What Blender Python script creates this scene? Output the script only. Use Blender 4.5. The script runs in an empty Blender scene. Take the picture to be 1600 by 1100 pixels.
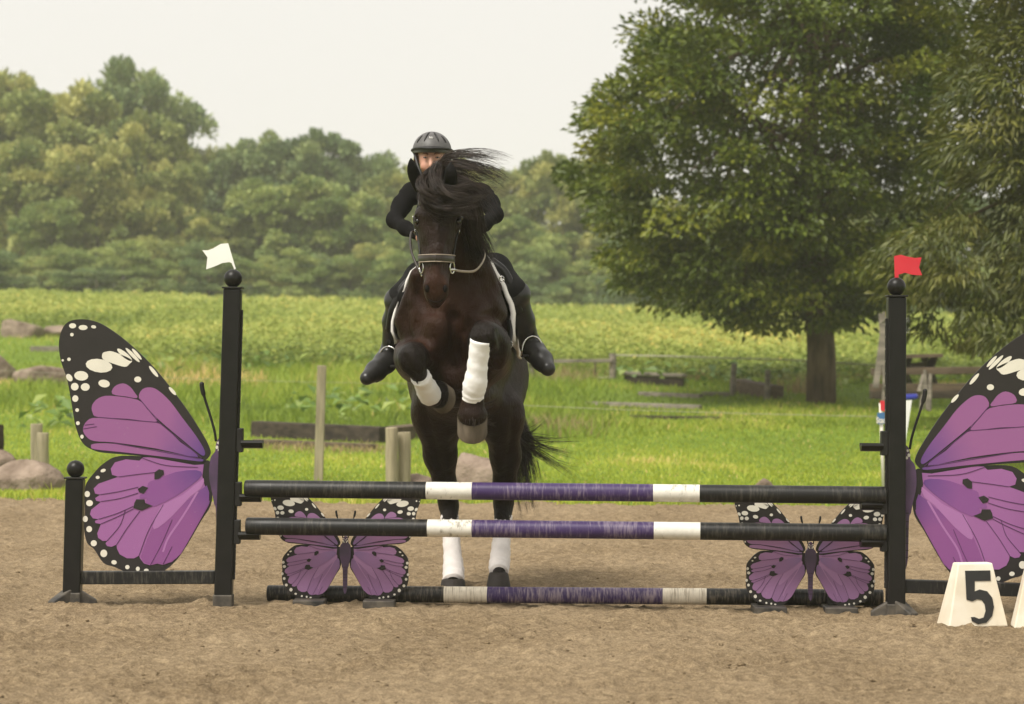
import bpy, math, random
import numpy as np
from mathutils import Vector, Matrix
from mathutils.bvhtree import BVHTree

rng = np.random.default_rng(7)
random.seed(7)
scene = bpy.context.scene
COL = scene.collection

# ------------------------------------------------------------------ camera
F, H = 4000.0, 1.17                 # focal length in photo pixels, eye height in metres
ROLL = math.radians(0.4)
RT = np.array((math.cos(ROLL), 0, math.sin(ROLL)))
UP = np.array((-math.sin(ROLL), 0, math.cos(ROLL)))
FW = np.array((0, 1.0, 0))
CAM = np.array((0, 0, H))
cam = bpy.data.objects.new('camera', bpy.data.cameras.new('camera'))
COL.objects.link(cam)
cam.data.lens = 90
cam.data.sensor_width = 36
cam.data.shift_y = 0.00625
cam.data.clip_start = 0.1
cam.data.clip_end = 2000
cam.data.dof.use_dof = True
cam.data.dof.focus_distance = 12.1
cam.data.dof.aperture_fstop = 4.2
cam.matrix_world = Matrix(((RT[0], UP[0], 0, 0), (0, 0, -1, 0), (RT[2], UP[2], 0, H), (0, 0, 0, 1)))
scene.camera = cam

# ------------------------------------------------------------------ sky, sun, exposure
SUN_EL, SUN_AZ = math.radians(56), math.radians(222)
world = bpy.data.worlds.new('World')
scene.world = world
world.use_nodes = True
wn, wl = world.node_tree.nodes, world.node_tree.links
wn.clear()
sky = wn.new('ShaderNodeTexSky')
sky.sky_type = 'NISHITA'
sky.sun_disc = False
sky.sun_elevation = SUN_EL
sky.sun_rotation = SUN_AZ
sky.dust_density = 6.0
sky.air_density = 1.0
hs = wn.new('ShaderNodeHueSaturation')
hs.inputs['Saturation'].default_value = 0.15
mixw = wn.new('ShaderNodeMix')
mixw.data_type = 'RGBA'
mixw.inputs['Factor'].default_value = 0.95        # an even overcast deck over the clear sky
mixw.inputs['B'].default_value = (3.02, 2.93, 2.78, 1)
bgn = wn.new('ShaderNodeBackground')
bgn.inputs['Strength'].default_value = 0.1
wo = wn.new('ShaderNodeOutputWorld')
wl.new(sky.outputs['Color'], hs.inputs['Color'])
wl.new(hs.outputs['Color'], mixw.inputs['A'])
wl.new(mixw.outputs['Result'], bgn.inputs['Color'])
wl.new(bgn.outputs['Background'], wo.inputs['Surface'])
sun = bpy.data.objects.new('sun', bpy.data.lights.new('sun', 'SUN'))
COL.objects.link(sun)
sun.data.energy = 1.5
sun.data.angle = math.radians(28)
sun.data.color = (1.0, 0.95, 0.87)
sd = Vector((math.sin(SUN_AZ) * math.cos(SUN_EL), math.cos(SUN_AZ) * math.cos(SUN_EL), math.sin(SUN_EL)))
sun.rotation_euler = sd.to_track_quat('Z', 'Y').to_euler()
scene.view_settings.view_transform = 'Standard'
scene.view_settings.look = 'None'
scene.view_settings.exposure = 1.62
scene.view_settings.gamma = 1
scene.view_settings.use_curve_mapping = False
scene.render.engine = 'CYCLES'
scene.render.resolution_x, scene.render.resolution_y = 1024, 704
scene.cycles.volume_bounces = 1
scene.cycles.transparent_max_bounces = 16

# ------------------------------------------------------------------ helpers
def P(px, py, Y):
    """a point of the place seen at photo position (px, py), Y metres in front of the camera"""
    u = (np.asarray(px, float) - 800) / F * Y
    v = (560 - np.asarray(py, float)) / F * Y
    if np.ndim(u) == 0:
        return CAM + u * RT + v * UP + Y * FW
    return CAM + u[:, None] * RT + v[:, None] * UP + np.asarray(Y * np.ones_like(u))[:, None] * FW

def mesh_np(name, verts, faces, tint=None, smooth=False, mats=None):
    """faces: (N,3) or (N,4) array, or a list of index lists"""
    me = bpy.data.meshes.new(name)
    verts = np.asarray(verts, np.float32)
    if isinstance(faces, np.ndarray):
        n, k = faces.shape
        me.vertices.add(len(verts))
        me.vertices.foreach_set('co', verts.ravel())
        me.loops.add(n * k)
        me.loops.foreach_set('vertex_index', faces.astype(np.int32).ravel())
        me.polygons.add(n)
        me.polygons.foreach_set('loop_start', np.arange(n, dtype=np.int32) * k)
        me.polygons.foreach_set('loop_total', np.full(n, k, np.int32))
        me.update(calc_edges=True)
        me.validate()
    else:
        me.from_pydata([tuple(map(float, v)) for v in verts], [], [tuple(int(i) for i in f) for f in faces])
        me.update()
    if tint is not None:
        a = me.attributes.new('tint', 'FLOAT', 'POINT' if len(tint) == len(me.vertices) else 'FACE')
        a.data.foreach_set('value', np.asarray(tint, np.float32))
    if smooth:
        me.polygons.foreach_set('use_smooth', np.ones(len(me.polygons), bool))
    return me

def link(name, me, mat=None, parent=None, bevel=0):
    o = bpy.data.objects.new(name, me)
    COL.objects.link(o)
    if mat is not None and me is not None and not me.materials:
        me.materials.append(mat)
    if parent is not None:
        o.parent = parent
        if parent.type == 'EMPTY':
            o.matrix_parent_inverse = Matrix.Translation(-Vector(parent.location))
    if bevel:
        b = o.modifiers.new('bevel', 'BEVEL')
        b.width = bevel
        b.segments = 2
        b.limit_method = 'ANGLE'
        b.angle_limit = math.radians(40)
    return o

def tag(o, label, cat, group=None, kind=None):
    if label: o['label'] = label
    if cat: o['category'] = cat
    if group: o['group'] = group
    if kind: o['kind'] = kind
    return o

def thing(name, label, cat, loc, group=None):
    o = bpy.data.objects.new(name, None)
    o.empty_display_size = 0.1
    COL.objects.link(o)
    o.location = tuple(float(c) for c in loc)
    return tag(o, label, cat, group)

class MB:
    """collects shapes for one mesh"""
    def __init__(s): s.v, s.f = [], []
    def add(s, v, f):
        n = len(s.v)
        s.v += [tuple(map(float, p)) for p in v]
        s.f += [[i + n for i in q] for q in f]
        return s
    def hexa(s, a):        # eight corners: bottom loop of 4 (counter-clockwise from above), top loop of 4
        return s.add(a, [(3, 2, 1, 0), (4, 5, 6, 7), (0, 1, 5, 4), (1, 2, 6, 5), (2, 3, 7, 6), (3, 0, 4, 7)])
    def box(s, lo, hi):
        (a, b, c), (d, e, f) = lo, hi
        return s.hexa([(a, b, c), (d, b, c), (d, e, c), (a, e, c), (a, b, f), (d, b, f), (d, e, f), (a, e, f)])
    def bar(s, p, q, w, h, up=(0, 0, 1)):
        """a rectangular bar from p to q, w across, h along up"""
        p, q = Vector(p), Vector(q)
        d = (q - p).normalized()
        u = Vector(up)
        sd_ = d.cross(u)
        if sd_.length < 1e-4: sd_ = d.cross(Vector((0, 1, 0)))
        sd_.normalize()
        u = sd_.cross(d).normalized()
        a, b = sd_ * w / 2, u * h / 2
        lo = [p - a - b, p + a - b, q + a - b, q - a - b]
        hi = [p - a + b, p + a + b, q + a + b, q - a + b]
        return s.hexa([tuple(x) for x in lo + hi])
    def tube(s, pts, rad, seg=10, cap=True, flat=None):
        v, f = tube(pts, rad, seg, cap, flat)
        return s.add(v, f)
    def prism(s, poly, fn, y0, y1):
        """a 2-D outline given depth: fn(x, z, y) -> point; y0 is the front"""
        n = len(poly)
        v = [fn(x, z, y0) for x, z in poly] + [fn(x, z, y1) for x, z in poly]
        f = [list(range(n)), list(range(2 * n - 1, n - 1, -1))]
        f += [(i, i + n, (i + 1) % n + n, (i + 1) % n) for i in range(n)]
        area = sum(poly[i][0] * poly[(i + 1) % n][1] - poly[(i + 1) % n][0] * poly[i][1] for i in range(n))
        p0, p1, p2 = (Vector(fn(*q, y0)) for q in ((0, 0), (1, 0), (0, 1)))
        nrm = (p1 - p0).cross(p2 - p0)
        back = Vector(fn(0, 0, y1)) - p0
        if (area > 0) == (nrm.dot(back) > 0):
            f = [list(q)[::-1] for q in f]
        return s.add(v, f)
    def build(s, name, mat, parent=None, smooth=False, bevel=0):
        me = mesh_np(name, s.v, s.f, smooth=smooth)
        return link(name, me, mat, parent, bevel)

def tube(pts, rad, seg=10, cap=True, flat=None):
    pts = [Vector(p) for p in pts]
    n = len(pts)
    if np.ndim(rad) == 0: rad = [rad] * n
    tg = [(pts[min(i + 1, n - 1)] - pts[max(i - 1, 0)]).normalized() for i in range(n)]
    ref = Vector((0, 1, 0)) if abs(tg[0].y) < 0.8 else Vector((1, 0, 0))
    x = tg[0].cross(ref).normalized()
    v = []
    for i in range(n):
        x = (x - tg[i] * x.dot(tg[i])).normalized()
        y = tg[i].cross(x)
        r = rad[i]
        r1, r2 = (r, r) if np.ndim(r) == 0 else r
        for j in range(seg):
            a = 2 * math.pi * j / seg
            v.append(pts[i] + x * (r1 * math.cos(a)) + y * (r2 * math.sin(a)))
    f = []
    for i in range(n - 1):
        for j in range(seg):
            k = (j + 1) % seg
            f.append((i * seg + j, i * seg + k, (i + 1) * seg + k, (i + 1) * seg + j))
    if cap:
        f.append(list(range(seg))[::-1])
        f.append([(n - 1) * seg + j for j in range(seg)])
    return v, f

def ball(c, r, nu=16, nv=10):
    r = (r, r, r) if np.ndim(r) == 0 else r
    v, f = [], []
    for i in range(nv + 1):
        t = math.pi * i / nv
        for j in range(nu):
            a = 2 * math.pi * j / nu
            v.append((c[0] + r[0] * math.sin(t) * math.cos(a), c[1] + r[1] * math.sin(t) * math.sin(a), c[2] + r[2] * math.cos(t)))
    for i in range(nv):
        for j in range(nu):
            k = (j + 1) % nu
            q = (i * nu + j, (i + 1) * nu + j, (i + 1) * nu + k, i * nu + k)
            f.append(q)
    return v, f

def smooth_poly(pts, n=4):
    """closed Catmull-Rom through the points"""
    pts = np.asarray(pts, float)
    out = []
    m = len(pts)
    for i in range(m):
        a, b, c, d = pts[(i - 1) % m], pts[i], pts[(i + 1) % m], pts[(i + 2) % m]
        for k in range(n):
            t = k / n
            out.append(tuple(0.5 * ((2 * b) + (c - a) * t + (2 * a - 5 * b + 4 * c - d) * t * t + (3 * b - a - 3 * c + d) * t ** 3)))
    return out

def spline(pts, n=6):
    pts = np.asarray(pts, float)
    e = np.vstack([2 * pts[0] - pts[1], pts, 2 * pts[-1] - pts[-2]])
    out = []
    for i in range(1, len(e) - 2):
        a, b, c, d = e[i - 1], e[i], e[i + 1], e[i + 2]
        for k in range(n):
            t = k / n
            out.append(0.5 * ((2 * b) + (c - a) * t + (2 * a - 5 * b + 4 * c - d) * t * t + (3 * b - a - 3 * c + d) * t ** 3))
    out.append(pts[-1])
    return np.array(out)

def _hash(i, j, k, seed):
    h = (i.astype(np.int64) * 374761393 + j.astype(np.int64) * 668265263 + k.astype(np.int64) * 2147483647 + seed * 1274126177) & 0x7fffffff
    h = (h ^ (h >> 13)) * 1274126177 & 0x7fffffff
    h = (h ^ (h >> 16)) * 2246822519 & 0x7fffffff
    return (h & 0xffff) / 65535.0

def vnoise(x, y, seed=0):
    x, y = np.asarray(x, float), np.asarray(y, float)
    i, j = np.floor(x), np.floor(y)
    u, v = x - i, y - j
    u, v = u * u * (3 - 2 * u), v * v * (3 - 2 * v)
    z = np.zeros_like(i)
    a, b = _hash(i, j, z, seed), _hash(i + 1, j, z, seed)
    c, d = _hash(i, j + 1, z, seed), _hash(i + 1, j + 1, z, seed)
    return (a * (1 - u) + b * u) * (1 - v) + (c * (1 - u) + d * u) * v - 0.5

def fbm(x, y, seed=0, o=4):
    s, a = 0, 1.0
    for k in range(o):
        s = s + a * vnoise(x * 2 ** k + 17.3 * k, y * 2 ** k - 9.1 * k, seed + k)
        a *= 0.5
    return s

# ------------------------------------------------------------------ smooth-union solids
class SDF:
    def __init__(s, lo, hi, h):
        s.h, s.lo = h, np.array(lo, float)
        s.n = np.ceil((np.array(hi) - s.lo) / h).astype(int) + 1
        s.ax = [s.lo[i] + h * np.arange(s.n[i]) for i in range(3)]
        s.F = np.full(s.n, 0.25, np.float32)
    def _sub(s, lo, hi):
        sl = []
        for i in range(3):
            a = max(0, int((lo[i] - s.lo[i]) / s.h))
            b = min(s.n[i], int((hi[i] - s.lo[i]) / s.h) + 2)
            sl.append(slice(a, max(b, a + 1)))
        X, Y, Z = np.meshgrid(*(s.ax[i][sl[i]] for i in range(3)), indexing='ij')
        return tuple(sl), X, Y, Z
    def _mix(s, sl, d, k, op):
        A = s.F[sl]
        if op == 'u':
            h = np.clip(0.5 + 0.5 * (A - d) / k, 0, 1)
            s.F[sl] = A * (1 - h) + d * h - k * h * (1 - h)
        else:
            h = np.clip(0.5 - 0.5 * (A + d) / k, 0, 1)
            s.F[sl] = A * (1 - h) - d * h + k * h * (1 - h)
    def cone(s, a, b, ra, rb, k=0.03, op='u', fl=None):
        a, b = np.array(a, float), np.array(b, float)
        pad = max(ra, rb) * 1.3 + k * 1.5 + 0.02
        sl, X, Y, Z = s._sub(np.minimum(a, b) - pad, np.maximum(a, b) + pad)
        ba = b - a
        t = np.clip(((X - a[0]) * ba[0] + (Y - a[1]) * ba[1] + (Z - a[2]) * ba[2]) / max(ba @ ba, 1e-9), 0, 1)
        q = [X - a[0] - t * ba[0], Y - a[1] - t * ba[1], Z - a[2] - t * ba[2]]
        if fl is not None:
            dv, fac = np.array(fl[0], float), fl[1]
            dv /= np.linalg.norm(dv)
            dd = (q[0] * dv[0] + q[1] * dv[1] + q[2] * dv[2]) * (fac - 1)
            q = [q[i] + dv[i] * dd for i in range(3)]
        d = np.sqrt(q[0] ** 2 + q[1] ** 2 + q[2] ** 2) - (ra + (rb - ra) * t)
        s._mix(sl, d, k, op)
        return s
    def chain(s, pts, rad, k=0.03, op='u', fl=None):
        for i in range(len(pts) - 1):
            s.cone(pts[i], pts[i + 1], rad[i], rad[i + 1], k, op, fl)
        return s
    def ell(s, c, r, k=0.03, op='u', rx=0, rz=0, ry=0):
        c, r = np.array(c, float), np.array(r, float)
        pad = r.max() + k * 1.5 + 0.02
        sl, X, Y, Z = s._sub(c - pad, c + pad)
        M = np.array((Matrix.Rotation(math.radians(rz), 3, 'Z') @ Matrix.Rotation(math.radians(ry), 3, 'Y') @ Matrix.Rotation(math.radians(rx), 3, 'X')).transposed())
        q = [M[i, 0] * (X - c[0]) + M[i, 1] * (Y - c[1]) + M[i, 2] * (Z - c[2]) for i in range(3)]
        k0 = np.sqrt(sum((q[i] / r[i]) ** 2 for i in range(3))) + 1e-6
        k1 = np.sqrt(sum((q[i] / r[i] ** 2) ** 2 for i in range(3))) + 1e-6
        s._mix(sl, k0 * (k0 - 1) / k1, k, op)
        return s
    def mesh(s, name, relax=1, tint=None):
        Fv = s.F
        S = Fv < 0
        n = s.n
        cnt = np.zeros(n - 1, np.int8)
        for di in (0, 1):
            for dj in (0, 1):
                for dk in (0, 1):
                    cnt += S[di:n[0] - 1 + di, dj:n[1] - 1 + dj, dk:n[2] - 1 + dk]
        act = (cnt > 0) & (cnt < 8)
        I = np.argwhere(act)
        idx = np.full(n - 1, -1, np.int64)
        idx[act] = np.arange(len(I))
        acc = np.zeros((len(I), 3))
        num = np.zeros(len(I))
        corners = [(0, 0, 0), (1, 0, 0), (0, 1, 0), (1, 1, 0), (0, 0, 1), (1, 0, 1), (0, 1, 1), (1, 1, 1)]
        for a in range(8):
            for b in range(a + 1, 8):
                ca, cb = np.array(corners[a]), np.array(corners[b])
                if abs(ca - cb).sum() != 1: continue
                fa = Fv[tuple((I + ca).T)]
                fb = Fv[tuple((I + cb).T)]
                m = (fa < 0) != (fb < 0)
                t = np.where(m, fa / np.where(m, fa - fb, 1), 0)
                acc += np.where(m[:, None], ca + t[:, None] * (cb - ca), 0)
                num += m
        V = s.lo + s.h * (I + acc / num[:, None])
        faces = []
        for ax in range(3):
            b, c = (ax + 1) % 3, (ax + 2) % 3
            lo_ = [slice(None)] * 3
            hi_ = [slice(None)] * 3
            lo_[ax], hi_[ax] = slice(0, -1), slice(1, None)
            A, B = S[tuple(lo_)], S[tuple(hi_)]
            E = np.argwhere(A != B)
            E = E[(E[:, b] > 0) & (E[:, c] > 0) & (E[:, b] < n[b] - 1) & (E[:, c] < n[c] - 1)]
            q = []
            for db, dc in ((-1, -1), (0, -1), (0, 0), (-1, 0)):
                G = E.copy()
                G[:, b] += db
                G[:, c] += dc
                q.append(idx[tuple(G.T)])
            q = np.stack(q, 1)
            ins = A[tuple(E.T)]
            q[~ins] = q[~ins][:, ::-1]
            faces.append(q)
        faces = np.concatenate(faces)
        faces = faces[(faces >= 0).all(1)]
        for _ in range(relax):
            sm = np.zeros_like(V)
            nn = np.zeros(len(V))
            for k in range(4):
                a, b = faces[:, k], faces[:, (k + 1) % 4]
                np.add.at(sm, a, V[b]); np.add.at(nn, a, 1)
                np.add.at(sm, b, V[a]); np.add.at(nn, b, 1)
            V = V * 0.5 + 0.5 * sm / np.maximum(nn, 1)[:, None]
        s.V = V
        return mesh_np(name, V, faces, tint=None if tint is None else tint(V), smooth=True)

# ------------------------------------------------------------------ materials
def nt(name):
    m = bpy.data.materials.new(name)
    m.use_nodes = True
    t = m.node_tree
    t.nodes.clear()
    out = t.nodes.new('ShaderNodeOutputMaterial')
    b = t.nodes.new('ShaderNodeBsdfPrincipled')
    t.links.new(b.outputs[0], out.inputs['Surface'])
    return m, t, b, out

def c4(c): return (c[0], c[1], c[2], 1)

def noise_node(t, scale, detail=4, vec=None, stretch=None, rough=0.55):
    n = t.nodes.new('ShaderNodeTexNoise')
    n.inputs['Scale'].default_value = scale
    n.inputs['Detail'].default_value = detail
    n.inputs['Roughness'].default_value = rough
    tc = t.nodes.new('ShaderNodeTexCoord')
    src = tc.outputs['Object']
    if stretch:
        mp = t.nodes.new('ShaderNodeMapping')
        mp.inputs['Scale'].default_value = stretch
        t.links.new(src, mp.inputs['Vector'])
        src = mp.outputs[0]
    t.links.new(src, n.inputs['Vector'])
    return n

def ramp(t, fac, stops):
    r = t.nodes.new('ShaderNodeValToRGB')
    e = r.color_ramp.elements
    while len(e) < len(stops): e.new(0.5)
    for i, (p, c) in enumerate(stops):
        e[i].position = p
        e[i].color = c4(c)
    t.links.new(fac, r.inputs['Fac'])
    return r

def mix(t, fac, a, b):
    m = t.nodes.new('ShaderNodeMix')
    m.data_type = 'RGBA'
    for sock, val in (('Factor', fac), ('A', a), ('B', b)):
        if hasattr(val, 'is_linked'): t.links.new(val, m.inputs[sock])
        elif sock == 'Factor': m.inputs[sock].default_value = val
        else: m.inputs[sock].default_value = c4(val)
    return m.outputs['Result']

def bump(t, b, fac, strength=0.3, dist=0.01):
    n = t.nodes.new('ShaderNodeBump')
    n.inputs['Strength'].default_value = strength
    n.inputs['Distance'].default_value = dist
    t.links.new(fac, n.inputs['Height'])
    t.links.new(n.outputs[0], b.inputs['Normal'])

def mat(name, base, rough=0.6, var=0.25, scale=8, spec=0.4, metal=0, bmp=0.15, bdist=0.004, bscale=None, stretch=None, second=None, sharp=(0.35, 0.65)):
    """a surface whose colour wanders between base*(1-var), or `second`, and base"""
    m, t, b, out = nt(name)
    n = noise_node(t, scale, 5, stretch=stretch)
    lo = second if second else tuple(c * (1 - var) for c in base)
    r = ramp(t, n.outputs['Fac'], [(sharp[0], lo), (sharp[1], base)])
    t.links.new(r.outputs['Color'], b.inputs['Base Color'])
    b.inputs['Roughness'].default_value = rough
    b.inputs['Specular IOR Level'].default_value = spec
    b.inputs['Metallic'].default_value = metal
    if bmp:
        n2 = noise_node(t, bscale or scale * 6, 4, stretch=stretch)
        bump(t, b, n2.outputs['Fac'], bmp, bdist)
    return m

def leaf_mat(name, stops, trans=0.3, rough=0.5, spec=0.35):
    m, t, b, out = nt(name)
    a = t.nodes.new('ShaderNodeAttribute')
    a.attribute_name = 'tint'
    r = ramp(t, a.outputs['Fac'], stops)
    t.links.new(r.outputs['Color'], b.inputs['Base Color'])
    b.inputs['Roughness'].default_value = rough
    b.inputs['Specular IOR Level'].default_value = spec
    tr = t.nodes.new('ShaderNodeBsdfTranslucent')
    t.links.new(r.outputs['Color'], tr.inputs['Color'])
    mx = t.nodes.new('ShaderNodeMixShader')
    mx.inputs[0].default_value = trans
    t.links.new(b.outputs[0], mx.inputs[1])
    t.links.new(tr.outputs[0], mx.inputs[2])
    t.links.new(mx.outputs[0], out.inputs['Surface'])
    return m
# ================================================================== THE SETTING
def sstep(a, b, x):
    t = np.clip((x - a) / (b - a), 0, 1)
    return t * t * (3 - 2 * t)

PY = np.array([-400, 0, 20.5, 24, 28, 33, 40, 55, 75, 88, 95, 105, 130, 900.])
PZ = np.array([0, 0, 0.0, 0.03, 0.10, 0.30, 0.72, 1.46, 2.26, 2.70, 2.75, 2.65, 2.4, 2.4])
_yy = np.linspace(-400, 900, 13001)
_zz = np.interp(_yy, PY, PZ)
_zz = np.convolve(np.pad(_zz, 20, mode='edge'), np.ones(41) / 41, 'valid')

def tz(x, y):
    """height of the ground"""
    x, y = np.asarray(x, float), np.asarray(y, float)
    z = np.interp(y, _yy, _zz)
    z = z - 0.02 * np.clip(x, -25, 20) * sstep(35, 88, y)
    z = z + 0.10 * vnoise(x * 0.22, y * 0.15, 3) * sstep(22, 32, y) + 0.05 * vnoise(x * 0.7, y * 0.5, 4) * sstep(21, 26, y)
    z = z - 0.07 * (1 - sstep(20.3, 20.9, y))
    return z

def ground_hit(px, py, y0=21.0, y1=100.0):
    Y = np.linspace(y0, y1, 3000)
    p = P(np.full_like(Y, px), np.full_like(Y, py), Y)
    g = tz(p[:, 0], p[:, 1])
    below = np.nonzero(p[:, 2] <= g)[0]
    i = below[0] if len(below) else len(Y) - 1
    return np.array((p[i, 0], p[i, 1], g[i]))

# ---- ground sheet
def grid_mesh(name, xs, ys, zf):
    X, Yg = np.meshgrid(xs, ys)
    V = np.stack([X, Yg, zf(X, Yg)], -1).reshape(-1, 3)
    nx = len(xs)
    i = np.arange(len(ys) - 1)[:, None] * nx + np.arange(nx - 1)[None]
    Fq = np.stack([i, i + 1, i + 1 + nx, i + nx], -1).reshape(-1, 4)
    return mesh_np(name, V, Fq, smooth=True)

xs = np.concatenate([np.linspace(-240, -42, 24), np.linspace(-40, 40, 161), np.linspace(42, 240, 24)])
ys = np.concatenate([np.linspace(-30, 18, 20), np.linspace(19, 60, 124), np.linspace(60.6, 135, 90), np.linspace(140, 300, 16)])
m, t, b, out = nt('meadow_soil')
n1 = noise_node(t, 0.35, 5)
n2 = noise_node(t, 6.0, 6)
g1 = ramp(t, n1.outputs['Fac'], [(0.3, (0.10, 0.17, 0.018)), (0.7, (0.17, 0.235, 0.03))])
g2 = ramp(t, n2.outputs['Fac'], [(0.3, (0.06, 0.10, 0.012)), (0.72, (0.20, 0.28, 0.035))])
t.links.new(mix(t, 0.5, g1.outputs['Color'], g2.outputs['Color']), b.inputs['Base Color'])
b.inputs['Roughness'].default_value = 0.9
b.inputs['Specular IOR Level'].default_value = 0.1
bump(t, b, n2.outputs['Fac'], 0.8, 0.05)
M_MEADOW = m
tag(link('ground', grid_mesh('ground', xs, ys, tz), M_MEADOW), None, None, kind='structure')

# ---- sand arena: a thick raked sheet, dense where the photograph looks
def sand_edge(x):
    return 20.75 + 0.25 * vnoise(x * 0.8, x * 0 + 3, 11) + 0.22 * vnoise(x * 3.1, x * 0 + 1, 12) - 0.02 * x
def sand_z(x, y):
    z = -0.006 + 0.014 * fbm(x * 2.2, y * 2.2, 21, 3)
    clod = fbm(x * 9, y * 7, 31, 4)
    z = z + 0.027 * np.maximum(clod, -0.2)
    c2 = vnoise(x * 27, y * 20, 41) + 0.6 * vnoise(x * 47, y * 37, 44)
    z = z + 0.024 * np.maximum(c2 - 0.06, 0) + 0.010 * vnoise(x * 62, y * 48, 43)
    prints = vnoise(x * 4.3 + 2.0 * vnoise(x * 3, y * 3, 52), y * 3.1, 51)
    z = z - 0.025 * np.maximum(prints - 0.24, 0) * 2.0
    z = z + 0.008 * np.maximum(0, fbm(x * 3.2, y * 15, 55, 2) - 0.1)
    return z - 0.06 * sstep(0, 0.35, y - sand_edge(x) + 0.12)
_pr = np.random.default_rng(909)
PRINTS = [(_pr.uniform(-1, 1) * (0.2 * yy_ + .5), yy_, _pr.uniform(.055, .085), _pr.uniform(0.006, .016), _pr.uniform(-.8, .8)) for yy_ in 1 / _pr.uniform(1 / 20, 1 / 7.8, 190)]
def hoof_prints(x, y):
    z = np.zeros_like(x)
    for hx, hy, r_, dep, an in PRINTS:
        m_ = (np.abs(x - hx) < .25) & (np.abs(y - hy) < .25)
        if not m_.any(): continue
        dx, dy = x[m_] - hx, y[m_] - hy
        u_, w_ = dx * math.cos(an) + dy * math.sin(an), -dx * math.sin(an) + dy * math.cos(an)
        q_ = np.sqrt(u_ ** 2 + (w_ * .8) ** 2) / r_
        z[m_] += -dep * np.exp(-q_ ** 4) + dep * .7 * np.exp(-((q_ - 1.35) / .28) ** 2)
    return z
nc, nr = 480, 540
s_ = np.linspace(-1, 1, nc)
yr = np.geomspace(7.6, 21.5, nr)
Xs = s_[None] * (0.235 * yr + 1.0)[:, None]
Ys = np.repeat(yr[:, None], nc, 1)
Vs = np.stack([Xs, Ys, sand_z(Xs, Ys) + hoof_prints(Xs, Ys)], -1).reshape(-1, 3)
i = np.arange(nr - 1)[:, None] * nc + np.arange(nc - 1)[None]
Fs = np.stack([i, i + 1, i + 1 + nc, i + nc], -1).reshape(-1, 4)
m, t, b, out = nt('arena_sand')
n1 = noise_node(t, 1.3, 4, stretch=(1, 0.6, 1))
n2 = noise_node(t, 26, 8, stretch=(0.8, 0.8, 1), rough=0.7)
n3 = noise_node(t, 120, 4, rough=0.7)
ca = ramp(t, n1.outputs['Fac'], [(0.36, (0.1500, 0.1060, 0.0632)), (0.50, (0.2450, 0.1820, 0.1135)), (0.64, (0.3150, 0.2400, 0.1535))])
cb = ramp(t, n2.outputs['Fac'], [(0.37, (0.0600, 0.0400, 0.0205)), (0.49, (0.2200, 0.1580, 0.0893)), (0.62, (0.4400, 0.3350, 0.2000))])
cc = ramp(t, n3.outputs['Fac'], [(0.41, (0.0750, 0.0500, 0.0260)), (0.59, (0.4100, 0.3100, 0.1860))])
cm = mix(t, 0.5, ca.outputs['Color'], cb.outputs['Color'])
t.links.new(mix(t, 0.33, cm, cc.outputs['Color']), b.inputs['Base Color'])
b.inputs['Roughness'].default_value = 0.95
b.inputs['Specular IOR Level'].default_value = 0.08
bump(t, b, n2.outputs['Fac'], 0.9, 0.03)
M_SAND = m
tag(link('sand_arena', mesh_np('sand_arena', Vs, Fs, smooth=True), M_SAND), None, None, kind='structure')
# loose crumbs of footing lying on the sand
N = 3000
yc = 1 / rng.uniform(1 / 20.5, 1 / 7.8, N)
xc = rng.uniform(-1, 1, N) * (0.22 * yc + 0.6)
keep = vnoise(xc * 1.3, yc * 1.3, 61) + rng.normal(0, 0.2, N) > -0.05
xc, yc = xc[keep], yc[keep]
N = len(xc)
sz = rng.gamma(2.0, 0.0018, N) + 0.002
oc = np.array([(1, 0, 0), (0, 1, 0), (-1, 0, 0), (0, -1, 0), (0, 0, .75), (0, 0, -.75)])
V = oc[None] * rng.uniform(0.6, 1.3, (N, 6, 1)) * sz[:, None, None] * np.stack([rng.uniform(.8, 2.0, N), np.ones(N), rng.uniform(.7, 1, N)], -1)[:, None]
ang = rng.uniform(0, 3, N)
ca_, sa_ = np.cos(ang), np.sin(ang)
V = np.stack([V[..., 0] * ca_[:, None] - V[..., 1] * sa_[:, None], V[..., 0] * sa_[:, None] + V[..., 1] * ca_[:, None], V[..., 2]], -1)
V += np.stack([xc, yc, sand_z(xc, yc) + sz * 0.25], -1)[:, None]
tri = np.array([(0, 1, 4), (1, 2, 4), (2, 3, 4), (3, 0, 4), (1, 0, 5), (2, 1, 5), (3, 2, 5), (0, 3, 5)])
Fc = (np.arange(N)[:, None, None] * 6 + tri[None]).reshape(-1, 3)
tag(link('sand_crumbs', mesh_np('sand_crumbs', V.reshape(-1, 3), Fc), M_SAND), 'loose brown crumbs of footing scattered over the arena sand', 'sand', kind='stuff')

# ---- leaf and blade makers
def norm(v): return v / np.maximum(np.linalg.norm(v, axis=-1, keepdims=True), 1e-9)

def leaves(c, ln, wd, axis, nrm, fold=0.25, segs=1):
    """rhombic leaves: centre base c, length ln, width wd, lying along axis with face normal nrm"""
    axis = norm(axis)
    side = norm(np.cross(axis, nrm))
    up = np.cross(side, axis)
    l, w = np.asarray(ln)[:, None], np.asarray(wd)[:, None]
    v0 = c
    v1 = c + axis * l * 0.45 + side * w * 0.5 + up * w * fold
    v2 = c + axis * l - up * l * 0.12
    v3 = c + axis * l * 0.45 - side * w * 0.5 + up * w * fold
    V = np.stack([v0, v1, v2, v3], 1).reshape(-1, 3)
    k = np.arange(len(c))[:, None] * 4
    Fq = np.concatenate([k + np.array([[0, 1, 2]]), k + np.array([[0, 2, 3]])], 1).reshape(-1, 3)
    return V, Fq

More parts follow.
